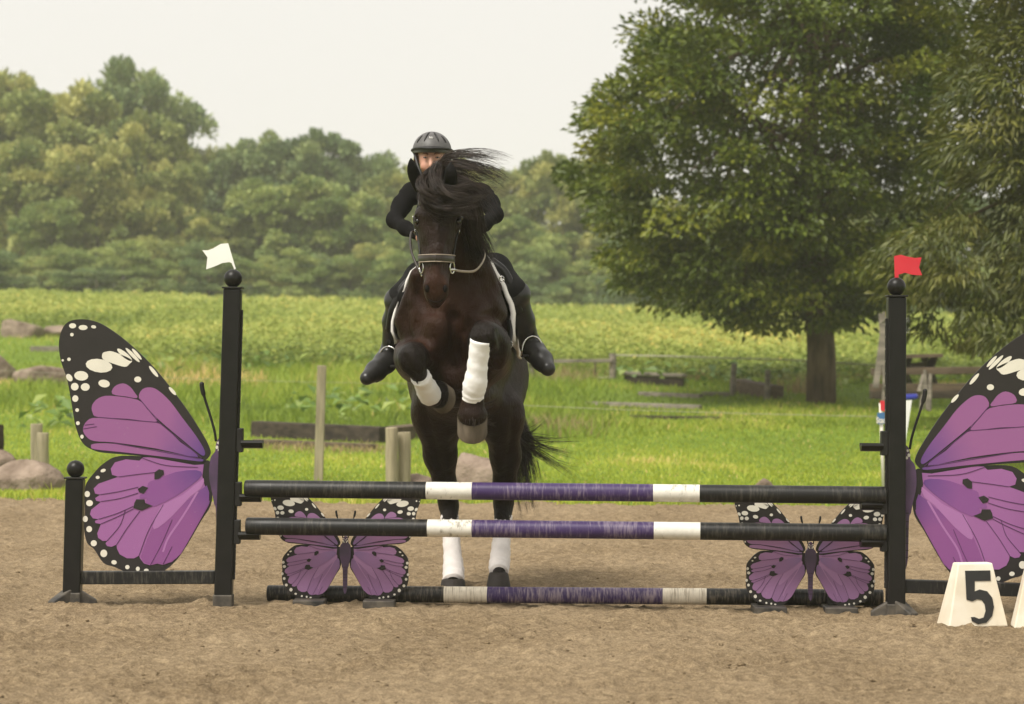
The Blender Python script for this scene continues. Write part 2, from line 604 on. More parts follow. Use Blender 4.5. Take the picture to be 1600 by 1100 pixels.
def blades(c, ln, wd, lean):
    """grass blades, one bent pair of triangles each"""
    n = len(c)
    a = rng.uniform(0, 2 * np.pi, n)
    side = np.stack([np.cos(a), np.sin(a) * 0.4, np.zeros(n)], -1)
    tip = c + np.stack([lean[:, 0], lean[:, 1], np.ones(n)], -1) * np.asarray(ln)[:, None]
    mid = c + np.stack([lean[:, 0] * 0.3, lean[:, 1] * 0.3, np.full(n, 0.55)], -1) * np.asarray(ln)[:, None]
    w = np.asarray(wd)[:, None]
    V = np.stack([c - side * w * .5, c + side * w * .5, mid + side * w * .4, tip, mid - side * w * .4], 1).reshape(-1, 3)
    k = np.arange(n)[:, None] * 5
    Ft = np.concatenate([k + np.array([[0, 1, 2]]), k + np.array([[0, 2, 4]]), k + np.array([[4, 2, 3]])], 1).reshape(-1, 3)
    return V, Ft

def scatter(n, y0, y1, margin=0.045, pw=1.0):
    """even on the picture: density falls off with distance"""
    y = 1 / rng.uniform(1 / y1, 1 / y0, n)
    x = rng.uniform(-1, 1, n) * ((0.2 + margin) * y + 0.6)
    return x, y

# ---- the mown lawn
M_LAWN = leaf_mat('lawn_blades', [(0.0, (0.1459, 0.1953, 0.0218)), (0.45, (0.3434, 0.4177, 0.0401)), (0.8, (0.5153, 0.5390, 0.0727)), (1.0, (0.7900, 0.5658, 0.2363))], 0.35, 0.55, 0.25)
x, y = scatter(135000, 20.55, 36)
ok = y > sand_edge(x) - 0.12 - 0.25 * rng.random(len(x)) ** 4
x, y = x[ok], y[ok]
patch = fbm(x * 0.6, y * 0.45, 71, 3)
ln = (0.028 + 0.022 * rng.random(len(x)) + 0.02 * sstep(0.0, 0.5, patch) + 0.04 * (rng.random(len(x)) > 0.985)) * (1 + 0.2 * sstep(29, 36, y))
ln = ln * (1 + 0.6 * (1 - sstep(0, 0.7, y - sand_edge(x))))
c = np.stack([x, y, tz(x, y) - 0.01], -1)
V, Ft = blades(c, ln, 0.004 + 0.005 * rng.random(len(x)) + 0.00014 * y, rng.normal(0, 0.45, (len(x), 2)))
tint = np.clip(0.45 + 0.55 * patch + rng.normal(0, 0.16, len(x)) + 0.35 * np.maximum(0, vnoise(x * 0.9, y * 0.9, 74) - 0.22), 0, 1)
tint[rng.random(len(x)) > 0.985] = 1.0
tag(link('lawn_grass', mesh_np('lawn_grass', V, Ft, tint=np.repeat(tint, 3)), M_LAWN), 'bright green mown grass between the sand arena and the field', 'grass', kind='stuff')

# ---- rank grass on the bank
def soy_start(x, y):
    return 44.5 + 13 * sstep(-7.4, -9.0, x) - 3.5 * sstep(0.0, 4, x) + 2.0 * vnoise(x * 0.3, x * 0, 81)
M_RANK = leaf_mat('rank_grass_blades', [(0.0, (0.0936, 0.1436, 0.0186)), (0.45, (0.2397, 0.3297, 0.0334)), (0.8, (0.4166, 0.4564, 0.0651)), (1.0, (0.8333, 0.5410, 0.2417))], 0.35, 0.55, 0.25)
x, y = scatter(125000, 29.5, 60)
ok = (y < soy_start(x, y) + 1.5) & (y > 31.5 + 2.2 * vnoise(x * 0.35, y * 0.1, 83) + 3.5 * sstep(-2.5, -6, x) + rng.normal(0, .5, len(x)))
x, y = x[ok], y[ok]
patch = fbm(x * 0.5, y * 0.4, 85, 3)
ln = (0.10 + 0.16 * rng.random(len(x))) * (0.75 + 0.9 * np.clip(patch + 0.3, 0, 1))
ln = ln * (1 - 0.68 * sstep(0.3, 2.0, x)) * (1 - 0.6 * sstep(-7.0, -8.0, x))
c = np.stack([x, y, tz(x, y) - 0.01], -1)
V, Ft = blades(c, ln, 0.010 + 0.010 * rng.random(len(x)), rng.normal(0, 0.45, (len(x), 2)))
tint = np.clip(0.42 + 0.5 * patch + rng.normal(0, 0.15, len(x)), 0, 1)
dry = vnoise(x * 0.45, y * 0.35, 87) > 0.30
tint[dry & (rng.random(len(x)) > 0.45)] = 0.97
tag(link('rank_grass', mesh_np('rank_grass', V, Ft, tint=np.repeat(tint, 3)), M_RANK), 'long uncut grass on the bank below the crop field', 'grass', kind='stuff')
# broad-leaved weeds in the bank and along it
x, y = scatter(5200, 31, 46)
ok = (vnoise(x * 0.35, y * 0.25, 91) > 0.12) | ((np.abs(x + 1.9) < 1.3) & (np.abs(y - 34.5) < 1.6) & (rng.random(len(x)) > 0.3))
ok &= ((x < 1.5) | (y > 40)) & (x > -6.0)
x, y = x[ok], y[ok]
n = len(x)
a = rng.uniform(0, 6.28, n)
ax_ = np.stack([np.cos(a), np.sin(a), rng.uniform(0.1, 0.9, n)], -1)
c = np.stack([x, y, tz(x, y) + rng.uniform(0.0, 0.30, n)], -1)
V, Ft = leaves(c, rng.uniform(0.10, 0.26, n), rng.uniform(0.07, 0.15, n), ax_, np.tile((0, -0.4, 1.0), (n, 1)) + rng.normal(0, .3, (n, 3)))
M_WEED = leaf_mat('weed_leaf', [(0.0, (0.0780, 0.1440, 0.0220)), (0.6, (0.1820, 0.2760, 0.0550)), (1.0, (0.3120, 0.3720, 0.0880))], 0.25, 0.45, 0.4)
tag(link('bank_weeds', mesh_np('bank_weeds', V, Ft, tint=np.repeat(rng.random(n), 2)), M_WEED), 'broad-leaved green weeds growing in the rough grass bank', 'weeds', kind='stuff')

# ---- crop field
M_SOY = leaf_mat('crop_leaf', [(0.0, (0.0942, 0.1404, 0.0205)), (0.4, (0.2591, 0.3158, 0.0513)), (0.75, (0.4317, 0.4422, 0.1024)), (1.0, (0.6907, 0.5195, 0.1196))], 0.3, 0.5, 0.3)
x, y = scatter(225000, 40, 97, 0.05)
ok = y > soy_start(x, y)
x, y = x[ok], y[ok]
n = len(x)
hp = 0.36 + 0.20 * fbm(x * 0.5, y * 0.35, 95, 3) + 0.05 * np.sin(x * 8.2 + y * 0.6)
a = rng.uniform(0, 6.28, n)
ax_ = np.stack([np.cos(a), np.sin(a), rng.uniform(-0.3, 0.6, n)], -1)
c = np.stack([x, y, tz(x, y) + hp * rng.random(n) ** 0.45], -1)
V, Ft = leaves(c, rng.uniform(0.07, 0.125, n) * (0.5 + y / 110), rng.uniform(0.05, 0.09, n) * (0.5 + y / 110), ax_, np.tile((0, -0.35, 1.0), (n, 1)) + rng.normal(0, .38, (n, 3)))
tint = np.clip(0.5 + 0.35 * fbm(x * 0.25, y * 0.12, 97, 3) - 0.18 * (1 - sstep(0, 9, y - soy_start(x, y))) + rng.normal(0, 0.13, n) + (rng.random(n) > 0.99) * 0.4 + 0.35 * np.maximum(0, vnoise(x * .5, y * .2, 99) - .28), 0, 1)
tag(link('crop_field', mesh_np('crop_field', V, Ft, tint=np.repeat(tint, 2)), M_SOY), 'yellow-green crop field of leafy plants rising to the wood', 'crop', kind='stuff')

# ================================================================== TREES
M_BARK = mat('bark', (0.16, 0.115, 0.075), 0.9, 0.6, 9, 0.15, bmp=0.9, bdist=0.03, bscale=14, stretch=(1, 1, 0.25))
M_BARKFAR = mat('pale_bark', (0.22, 0.18, 0.13), 0.9, 0.5, 5, 0.1, bmp=0)

def leaf_clumps(cent, rad, per, ln, wd, droop=0.3, sq=0.8, crown_c=None, seed=0, spread=1.0):
    """leaves in sprays about every clump centre; tint is the leaf's own colour"""
    r_ = np.random.default_rng(seed)
    n = len(cent) * per
    cc = np.repeat(cent, per, 0)
    rr = np.repeat(rad, per)
    d = norm(r_.normal(size=(n, 3)))
    d[:, 2] = np.where(d[:, 2] < -0.2, -d[:, 2] * 0.7, d[:, 2])
    d = norm(d)
    q = r_.random(n) ** 0.42
    p = cc + d * (rr * q)[:, None] * np.array((spread, spread, sq))
    out = norm(cc - crown_c) if crown_c is not None else d
    ax_ = d * 0.8 + out * 0.7 + r_.normal(0, .45, (n, 3))
    ax_[:, 2] -= droop
    nr_ = np.tile((0, 0, 1.0), (n, 1)) + out * 0.6 + r_.normal(0, .45, (n, 3))
    s = r_.uniform(.65, 1.25, n)
    V, Ft = leaves(p, ln * s, wd * s, ax_, nr_)
    ct = r_.normal(0, 0.21, len(cent))
    tint = np.clip(0.45 + np.repeat(ct, per) + r_.normal(0, .13, n), 0, 0.88)
    return V, Ft, np.repeat(tint, 2)

def inside(poly, x, y):
    poly = np.asarray(poly, float)
    c = np.zeros(len(x), bool)
    j = len(poly) - 1
    for i in range(len(poly)):
        xi, yi = poly[i]
        xj, yj = poly[j]
        m_ = ((yi > y) != (yj > y)) & (x < (xj - xi) * (y - yi) / (yj - yi + 1e-9) + xi)
        c ^= m_
        j = i
    return c

def limbs(mb, base, r0, ends, top, seg=8, rs=None):
    """trunk and curved limbs"""
    rs = rs or random
    base, top = Vector(base), Vector(top)
    n = 9
    tp = [base.lerp(top, k / n) + Vector((rs.uniform(-1, 1), rs.uniform(-1, 1), 0)) * r0 * 0.35 * (k > 0) for k in range(n + 1)]
    tr = [r0 * (1.18 - 0.18 * min(1, k * 2.5 / n) if k < n * 0.4 else 1.0) * (1 - 0.8 * (k / n) ** 1.5) for k in range(n + 1)]
    mb.tube(tp, tr, 12)
    for e, h, r in ends:
        e = Vector(e)
        s = base.lerp(top, h)
        m_ = s.lerp(e, 0.5) + Vector((0, 0, (e - s).length * 0.10))
        m1 = s.lerp(m_, 0.5) + Vector((rs.uniform(-.1, .1), rs.uniform(-.1, .1), rs.uniform(-.05, .1))) * (e - s).length * 0.4
        pts = spline([s, m1, m_, e], 4)
        mb.tube(pts, np.linspace(r, r * 0.12, len(pts)), seg)

# ---- the big shade tree
tb = ground_hit(1283, 630)
TY = tb[1]
poly = [(1010, -10), (1000, 90), (968, 150), (920, 205), (902, 262), (918, 330), (950, 360), (968, 410), (955, 440), (1000, 470), (1025, 500), (1060, 485), (1120, 490), (1150, 520), (1200, 525), (1240, 500), (1290, 535), (1345, 505), (1410, 470), (1480, 400), (1510, 200), (1500, -10), (1465, -90), (1380, -190), (1230, -250), (1090, -190), (1015, -90)]
r_ = np.random.default_rng(5)
qx, qy = r_.uniform(860, 1520, 60000), r_.uniform(-260, 545, 60000)
cx, cz, rx_, rz_ = 1205, 150, 340, 400
dd = r_.uniform(-1, 1, 60000)
e2 = ((qx - cx) / rx_) ** 2 + ((qy - cz) / rz_) ** 2
ok = inside(poly, qx, qy) & (e2 + dd ** 2 < 1.15)
rho = np.sqrt(e2 + dd ** 2)
ok &= r_.random(60000) < np.clip((rho - 0.25) * 1.3, 0.03, 1)
qx, qy, dd = qx[ok][:2600], qy[ok][:2600], dd[ok][:2600]
C = P(qx, qy, TY) + np.stack([0 * dd, dd * 3.0, 0 * dd], -1)
# thin the cloud into spaced boughs
sel = []
for i_ in range(len(C)):
    if len(sel) < 520 and all(np.linalg.norm(C[i_] - C[j_]) > 0.36 for j_ in sel): sel.append(i_)
C = C[sel]
crown_c = P(cx, 230, TY)
V, Ft, tn = leaf_clumps(C, r_.uniform(.30, .58, len(C)), 190, 0.112, 0.060, 0.35, 0.85, crown_c, 6)
M_LEAF = leaf_mat('maple_leaf', [(0.0, (0.0489, 0.0797, 0.0084)), (0.5, (0.1222, 0.1592, 0.0146)), (0.85, (0.2221, 0.2337, 0.0209)), (1.0, (0.3019, 0.2707, 0.0314))], 0.3, 0.45, 0.4)
tree = thing('shade_tree', 'large dark green shade tree with straight trunk standing in the grass behind the jump', 'tree', tb)
link('crown', mesh_np('crown', V, Ft, tint=tn), M_LEAF, tree)
mb = MB()
ends = []
for i_ in r_.choice(len(C), 46, replace=False):
    ends.append((C[i_] * 0.93 + crown_c * 0.07, r_.uniform(.34, .9), r_.uniform(.03, .085)))
limbs(mb, tb - np.array((0, 0, .1)), 0.19, ends, P(1260, -150, TY))
mb.build('trunk', M_BARK, tree, smooth=True)

# ---- the narrow-leaved tree leaning in at the right
wb = ground_hit(1660, 640)
WY = wb[1] = 27.0
wb = P(1690, 610, WY); wb[2] = tz(wb[0], wb[1])
poly = [(1500, -30), (1525, 60), (1490, 150), (1455, 235), (1490, 270), (1440, 300), (1470, 345), (1425, 385), (1365, 402), (1360, 440), (1420, 452), (1440, 500), (1475, 530), (1500, 560), (1560, 580), (1640, 560), (1800, 520), (1960, 300), (1980, 0), (1900, -200), (1700, -280), (1560, -180)]
qx, qy = r_.uniform(1350, 1990, 30000), r_.uniform(-280, 590, 30000)
dd = r_.uniform(-1, 1, 30000)
ok = inside(poly, qx, qy) & (((qx - 1700) / 345) ** 2 + dd ** 2 < 1.05)
qx, qy, dd = qx[ok][:3000], qy[ok][:3000], dd[ok][:3000]
C = P(qx, qy, WY) + np.stack([0 * dd, dd * 2.0, 0 * dd], -1)
sel = []
for i_ in range(len(C)):
    if len(sel) < 560 and all(np.linalg.norm(C[i_] - C[j_]) > 0.22 for j_ in sel): sel.append(i_)
C = C[sel]
wc = P(1700, 250, WY)
V, Ft, tn = leaf_clumps(C, r_.uniform(.2, .42, len(C)), 130, 0.125, 0.030, 0.9, 0.9, wc, 8)
tn = np.minimum(tn, 0.70)
M_WLEAF = leaf_mat('narrow_leaf', [(0.0, (0.0478, 0.0645, 0.0101)), (0.5, (0.1162, 0.1278, 0.0202)), (0.85, (0.2048, 0.1889, 0.0337)), (1.0, (0.3004, 0.2222, 0.0421))], 0.3, 0.45, 0.4)
wt = thing('narrow_leaved_tree', 'olive green narrow-leaved tree drooping in from the right edge of the picture', 'tree', wb)
link('crown', mesh_np('crown', V, Ft, tint=tn), M_WLEAF, wt)
mb = MB()
ends = [(C[i_] * .95 + wc * .05, r_.uniform(.25, .9), r_.uniform(.02, .06)) for i_ in r_.choice(len(C), 40, replace=False)]
limbs(mb, wb - np.array((0, 0, .1)), 0.2, ends, P(1710, -150, WY))
mb.build('trunk', M_BARK, wt, smooth=True)

# ---- the wood beyond the field
FARM = []  # leaf colours paled to carry part of the distance haze
for k, st in enumerate((
        [(0.0, (0.1083, 0.1715, 0.0520)), (0.5, (0.2707, 0.3428, 0.1042)), (1.0, (0.5409, 0.5486, 0.1824))],
        [(0.0, (0.1370, 0.1921, 0.0573)), (0.5, (0.3606, 0.3943, 0.1248)), (1.0, (0.6852, 0.6000, 0.2084))],
        [(0.0, (0.0937, 0.1508, 0.0626)), (0.5, (0.2162, 0.2914, 0.1145)), (1.0, (0.4326, 0.4630, 0.1824))],
        [(0.0, (0.1434, 0.1858, 0.0544)), (0.5, (0.3908, 0.4001, 0.1270)), (1.0, (0.6771, 0.6000, 0.2264))])):
    FARM.append(leaf_mat('hazed_far_leaf_%d' % k, st, 0.25, 0.6, 0.2))

def far_crown(seed, shape):
    """a unit tree: 1 tall, half-width about 0.35; returns crown and trunk meshes"""
    r = np.random.default_rng(seed)
    low = {'round': .16, 'tall': .22, 'bush': .0, 'umbrella': .45}[shape]
    n = {'round': 120, 'tall': 120, 'bush': 70, 'umbrella': 80}[shape]
    cl = []
    while len(cl) < n:
        d = norm(r.normal(size=3))
        q = r.random() ** 0.3
        w = 0.34 if shape != 'tall' else 0.27
        z = low + (0.94 - low) * (0.5 + 0.5 * math.copysign(abs(d[2]) ** 0.65, d[2]) * q)
        prof = {'round': 1, 'tall': 1, 'bush': 1.1, 'umbrella': .6 + .5 * (z > .7)}[shape]
        p = np.array((d[0] * q * w * prof, d[1] * q * w * prof, z))
        p[:2] *= 1 + 0.25 * math.sin(5 * math.atan2(p[1], p[0]) + seed + 6 * z)
        cl.append(p)
    cl = np.array(cl)
    rad = r.uniform(.06, .115, n) * (1.25 if shape == 'bush' else 1)
    V, Ft, tn = leaf_clumps(cl, rad, 150, 0.034, 0.024, 0.2, 0.8, np.array((0, 0, .5)), seed + 1)
    me = mesh_np('far_crown', V, Ft, tint=np.minimum(tn, 0.72))
    mb = MB()
    rs = random.Random(seed)
    limbs(mb, (0, 0, -.03), 0.014, [(cl[k] * .92, rs.uniform(.25, .8), .006) for k in r.choice(n, 9)], (0.0, 0, .85), 5, rs)
    return me, mesh_np('far_trunk', mb.v, mb.f, smooth=True)

VARS = [far_crown(100 + k, s) for k, s in enumerate(('round', 'round', 'tall', 'round', 'umbrella', 'round'))]
BUSH = [far_crown(200 + k, 'bush') for k in range(3)]

def far_tree(name, label, group, px, top, Y, hw, var, mt, pool, base=None):
    x = P(px, 560, Y)[0]
    z0 = float(tz(x, Y))
    h = P(px, top, Y)[2] - z0
    root = thing(name, label, 'tree' if name != 'shrub' else 'shrub', (x, Y, z0), group)
    w = hw * Y / F / 0.34 * 1.15
    root.scale = (w, w * 0.9, h)
    root.rotation_euler = (0, 0, 1.7 * (px % 7))
    for nm, me, mm in (('crown', pool[var][0], FARM[mt]), ('trunk', pool[var][1], M_BARKFAR)):
        o = bpy.data.objects.new(nm, me)
        COL.objects.link(o)
        if not me.materials: me.materials.append(mm)
        o.material_slots[0].link = 'OBJECT'
        o.material_slots[0].material = mm
        o.parent = root
    return root

FT = [  # px, top row, distance, half width, variant, colour, words
    (212, 95, 128, 80, 0, 2, 'tallest round tree rising above the left end of the wood'),
    (15, 108, 124, 75, 2, 1, 'tall feathery tree at the left edge of the wood'),
    (-70, 120, 122, 90, 0, 1, None), (100, 127, 119, 95, 1, 1, 'broad yellow-green tree left of the tallest round tree'),
    (232, 172, 118, 72, 3, 1, 'spreading tree in front of and below the tallest round tree'),
    (30, 215, 113, 70, 3, 1, 'rusty olive tree low at the left edge of the wood'),
    (150, 222, 111, 62, 4, 3, 'yellowing umbrella-shaped tree in front of the left wood'),
    (85, 300, 110, 55, 5, 0, 'dark bushy tree below the yellowing umbrella-shaped tree'),
    (215, 285, 111, 52, 0, 1, 'golden green tree right of the yellowing umbrella-shaped tree'),
    (262, 250, 113, 48, 1, 1, 'slim olive tree at the right foot of the left wood'),
    (318, 228, 128, 50, 2, 1, 'thin pale tree in the dip of the wood skyline'),
    (368, 218, 127, 62, 0, 2, 'hazy rounded tree right of the skyline dip'),
    (430, 205, 126, 74, 1, 2, 'grey-green rounded tree on the skyline left of the rider'),
    (505, 202, 125, 74, 3, 2, 'highest tree on the skyline just left of the rider'),
    (575, 226, 124, 60, 5, 2, 'sloping skyline tree close to the rider’s left side'),
    (330, 330, 112, 52, 3, 1, 'tawny tree behind the white flag'),
    (405, 282, 113, 62, 0, 0, 'fresh green tree right of the white flag'),
    (482, 262, 112, 66, 5, 0, 'bright green domed tree in front of the skyline trees'),
    (548, 300, 111, 58, 1, 0, 'mid green tree left of the rider’s elbow'),
    (612, 262, 119, 52, 3, 1, 'olive tree directly left of the rider’s helmet'),
    (665, 238, 124, 55, 0, 1, None), (735, 248, 122, 58, 1, 1, 'tree crown right of the rider’s helmet behind the blown mane'),
    (800, 252, 118, 56, 5, 1, 'yellow-green tree right of the blown mane tips'),
    (862, 236, 116, 58, 3, 1, 'tall tree meeting the left edge of the shade tree'),
    (920, 240, 118, 58, 0, 1, None), (610, 345, 111, 52, 0, 0, 'low green tree behind the rider’s right arm'),
    (690, 350, 112, 60, 1, 0, None),
    (790, 335, 111, 55, 3, 0, 'low green tree right of the rider’s far arm'),
    (850, 352, 110, 52, 5, 0, 'low leafy tree between rider and shade tree'),
    (905, 365, 110, 48, 1, 1, 'golden low tree under the left limbs of the shade tree'),
    (980, 300, 116, 66, 0, 0, None), (1050, 310, 117, 66, 1, 1, None), (1130, 315, 116, 70, 3, 0, None),
    (1220, 320, 117, 70, 5, 0, None), (1310, 310, 116, 70, 0, 1, None), (1400, 300, 117, 70, 1, 0, None), (1490, 300, 116, 70, 3, 0, None), (1580, 290, 117, 75, 5, 1, None), (1670, 280, 118, 75, 0, 1, None)]
for px, top, Y, hw, var, mt_, lab in FT:
    far_tree('woodland_tree', lab or 'woodland tree almost hidden behind the rider, the shade tree or the frame edge', 'trees of the wood beyond the field', px, top, Y, hw, var, mt_, VARS)
k = 0
px = -60
while px < 1680:
    far_tree('shrub', 'hazy dark shrub in the row along the foot of the wood', 'shrubs along the foot of the wood', px, 392 + 16 * math.sin(px * .05) + random.uniform(-14, 16), random.uniform(101, 106), random.uniform(38, 55), k % 3, (0, 2, 0, 1)[k % 4], BUSH)
    px += random.uniform(34, 48)
    k += 1
# ================================================================== THE JUMP
def dusty(name, base, dust, amount=0.5, rough=0.42, axis=(160, 9, 9), spec=0.3, white=False):
    """painted wood with scuffs running across the pole"""
    m, t, b, out = nt(name)
    n1 = noise_node(t, 1.0, 5, stretch=axis, rough=0.65)
    n2 = noise_node(t, 5.0, 4)
    n3 = noise_node(t, 30.0, 6)
    geo = t.nodes.new('ShaderNodeNewGeometry')
    mul = t.nodes.new('ShaderNodeMath')
    mul.operation = 'MULTIPLY_ADD'
    t.links.new(n2.outputs['Fac'], mul.inputs[0])
    mul.inputs[1].default_value = 0.55
    t.links.new(n1.outputs['Fac'], mul.inputs[2])
    r = ramp(t, mul.outputs[0], [(0.84 - 0.12 * amount, (0, 0, 0)), (0.97 - 0.04 * amount, (1, 1, 1))])
    base_v = ramp(t, n3.outputs['Fac'], [(0.3, tuple(c * 0.8 for c in base)), (0.7, base)])
    f = t.nodes.new('ShaderNodeMath')
    f.operation = 'MULTIPLY'
    t.links.new(r.outputs['Color'], f.inputs[0])
    f.inputs[1].default_value = 0.5 + 0.5 * amount if not white else 0.75
    t.links.new(mix(t, f.outputs[0], base_v.outputs['Color'], dust), b.inputs['Base Color'])
    b.inputs['Roughness'].default_value = rough
    b.inputs['Specular IOR Level'].default_value = spec
    bump(t, b, n1.outputs['Fac'], 0.12, 0.003)
    return m

M_PBLK = dusty('black_pole_paint', (0.011, 0.0105, 0.010), (0.060, 0.054, 0.044), 0.5, axis=(90, 16, 16))
M_PWHT = dusty('white_pole_paint', (0.74, 0.71, 0.63), (0.16, 0.14, 0.10), -0.1, axis=(40, 20, 20), white=True)
M_PPUR = dusty('purple_pole_paint', (0.050, 0.028, 0.098), (0.19, 0.15, 0.20), 0.6, axis=(90, 14, 14))
M_PBLK2 = dusty('muddy_black_pole_paint', (0.013, 0.012, 0.011), (0.12, 0.10, 0.075), 0.7, axis=(90, 16, 16))
M_PWHT2 = dusty('muddy_white_pole_paint', (0.72, 0.65, 0.52), (0.16, 0.11, 0.065), 0.5, white=True)
M_PPUR2 = dusty('muddy_purple_pole_paint', (0.05, 0.028, 0.10), (0.25, 0.20, 0.225), 0.95, axis=(90, 14, 14))
M_BLACK = mat('black_plastic', (0.0125, 0.0115, 0.0105), 0.35, 0.3, 14, 0.22, bmp=0.1)
M_BLACKD = mat('dusty_black_metal', (0.02, 0.0185, 0.0165), 0.5, 0.4, 10, 0.22, second=(0.012, 0.011, 0.010), bmp=0.2)
M_FOOT = mat('sandy_black_metal', (0.10, 0.085, 0.065), 0.6, 0.5, 14, 0.4, second=(0.016, 0.015, 0.014), bmp=0.2)
M_STEEL = mat('steel', (0.42, 0.40, 0.37), 0.35, 0.3, 20, 0.5, metal=0.9, bmp=0.1)
M_WFLAG = mat('white_sheet_metal', (0.86, 0.84, 0.79), 0.5, 0.06, 5, 0.4, bmp=0.02)
M_RFLAG = mat('red_sheet_metal', (0.62, 0.028, 0.045), 0.5, 0.12, 5, 0.4, bmp=0.02)

def pole(label, xs_, y0l, y0r, Yl, Yr, dia, mats_, group):
    """a banded jump pole; xs_ are the photo columns where the bands change"""
    a, b = P(xs_[0], y0l, Yl), P(xs_[-1], y0r, Yr)
    root = thing('jump_pole', label, 'pole', (a + b) / 2, group)
    ts = [(x - xs_[0]) / (xs_[-1] - xs_[0]) for x in xs_]
    for i in range(5):
        p, q = a + (b - a) * ts[i], a + (b - a) * ts[i + 1]
        n = 6
        pts = [p + (q - p) * k / n for k in range(n + 1)]
        rad = [dia / 2] * (n + 1)
        if i == 0: pts = [p, p + (q - p) * 0.006] + pts[1:]; rad = [dia / 2 * .9] + [dia / 2] * (n + 1)
        if i == 4: pts = pts[:-1] + [q - (q - p) * 0.006, q]; rad = [dia / 2] * (n + 1) + [dia / 2 * .9]
        mb = MB().tube(pts, rad, 28)
        o = mb.build('painted_band', mats_[(0, 1, 2, 1, 0)[i]], root, smooth=True)
        e = o.modifiers.new('edges', 'EDGE_SPLIT')
        e.split_angle = math.radians(50)
    return root
YL, YR = 12.06, 11.84
TOPM = (M_PBLK, M_PWHT, M_PPUR)
pole('top pole banded black, white and purple lying level on the jump cups', (383, 670, 742, 1025, 1097, 1384), 763.5, 774, YL - .02, YR - .02, 0.082, TOPM, 'jump poles')
pole('middle pole banded black, white and purple below the top pole', (385, 672, 742, 1026, 1098, 1385), 822, 833, YL - .02, YR - .02, 0.082, TOPM, 'jump poles')
pole('muddy ground pole banded black, white and purple lying on the sand', (418, 697, 765, 1039, 1107, 1380), 927, 934, YL + .22, YR + .25, 0.078, (M_PBLK2, M_PWHT2, M_PPUR2), 'jump poles')

# ---- butterfly prints: outlines traced in the left standard's own plane, in photo pixels
WING_UP = [(327, 711), (326, 700), (316.6, 681.5), (295, 647.5), (270, 613.5), (239, 576), (208, 545.5), (177.5, 521), (149.6, 505), (121.8, 500.6), (100, 508), (90, 533), (92.5, 564), (103, 595), (109.5, 629), (117, 669), (128, 694), (144.6, 705), (161.5, 709), (201, 712), (257, 718), (300, 723), (316, 722)]
WING_LO = [(328, 722), (300, 722), (257, 717), (188, 713.5), (161.5, 725), (144.6, 742), (133, 759), (131.5, 780), (132, 801), (131, 829), (136, 850), (147, 860), (161.5, 881), (178, 887), (198, 895), (223.5, 898), (246, 897), (263, 888), (280, 870), (297, 843), (313.7, 813.6), (328, 790), (331, 760)]
def z5(l): return [(60 + a / 3.5475, 660 + b / 3.5475) for a, b in l]
def z4(l): return [(60 + a / 3.235, 360 + b / 3.235) for a, b in l]
PUR_UP = [
    [(216, 623), (221, 610), (233, 607), (245.5, 612), (264, 629), (282.6, 653.7), (304, 681.5), (316.6, 702), (318, 711), (311, 709), (285, 688), (249, 658), (230, 639)],
    [(174.4, 616.6), (177.5, 606), (190, 601), (200.7, 606), (208, 615), (212, 622.5), (195, 620)],
    [(213, 626.5), (171, 620.5), (153, 624), (143, 635), (144, 646.5), (152, 652.5), (199, 655), (243, 659), (228, 641)],
    [(249, 664), (214.6, 660), (153, 655), (136, 659), (129, 672), (134, 683), (146, 690), (178, 692), (243, 701), (308, 714), (280, 692)],
    [(146, 695.5), (142, 699.5), (148, 703), (195, 707.5), (257, 714), (309, 720.5), (310, 717), (243, 705), (178, 695.5)]]
LO_BASE = z5([(912, 234), (860, 238), (620, 196), (575, 198), (555, 216), (480, 209), (420, 226), (397, 262), (405, 295), (440, 306), (330, 345), (303, 372), (312, 400), (340, 406), (312, 425), (318, 440), (345, 445), (290, 490), (284, 515), (300, 537), (332, 542), (312, 551), (315, 563), (345, 568), (325, 620), (330, 645), (355, 662), (382, 661), (371, 675), (380, 690), (405, 694), (432, 682), (435, 705), (450, 735), (490, 757), (530, 757), (557, 742), (565, 760), (585, 785), (620, 795), (660, 785), (690, 792), (740, 775), (790, 730), (850, 625), (940, 462), (946, 440), (915, 340), (905, 300)])
LO_BLACK = [z5([(640, 280), (665, 262), (690, 268), (692, 290), (665, 315), (640, 318)]), z5([(548, 372), (575, 355), (605, 365), (580, 398), (555, 390)]), z5([(530, 450), (540, 430), (585, 430), (590, 450), (630, 465), (570, 492), (525, 478)])]
LO_DARK = z5([(605, 340), (640, 322), (760, 277), (870, 266), (905, 290), (850, 345), (760, 410), (640, 470), (593, 445), (600, 425), (560, 425), (562, 402), (590, 397)])
LO_DEEP = z5([(700, 470), (830, 430), (930, 350), (943, 440), (936, 465), (850, 622), (790, 727), (740, 771), (690, 787), (662, 782), (622, 790), (588, 780), (570, 758), (575, 720), (640, 560)])
LO_LIGHT = [z5([(912, 310), (897, 368), (840, 412), (740, 520), (660, 588), (632, 582), (660, 500), (690, 458), (800, 402)])]
LO_STREAK = z5([(880, 385), (800, 520), (720, 640), (690, 720)])
VEINS_UP = [[(128.6, 672), (150, 668)], [(216, 624), (247, 661)], [(247, 661), (314, 716)], [(178, 694), (311, 717)], [(153, 653.5), (247, 661)], [(131, 666), (146, 664)]]
VEINS_LO = [z5(l) for l in ([(440, 306), (540, 292), (640, 280)], [(340, 405), (440, 388), (550, 362)], [(345, 443), (450, 425), (550, 395)], [(332, 541), (430, 510), (525, 468)], [(345, 567), (440, 525), (525, 482)], [(380, 660), (450, 575), (480, 490)], [(432, 682), (490, 590), (560, 495)], [(557, 742), (610, 600), (690, 458)], [(620, 795), (680, 680), (740, 540)], [(690, 790), (740, 690)], [(570, 200), (700, 240), (880, 250)])]
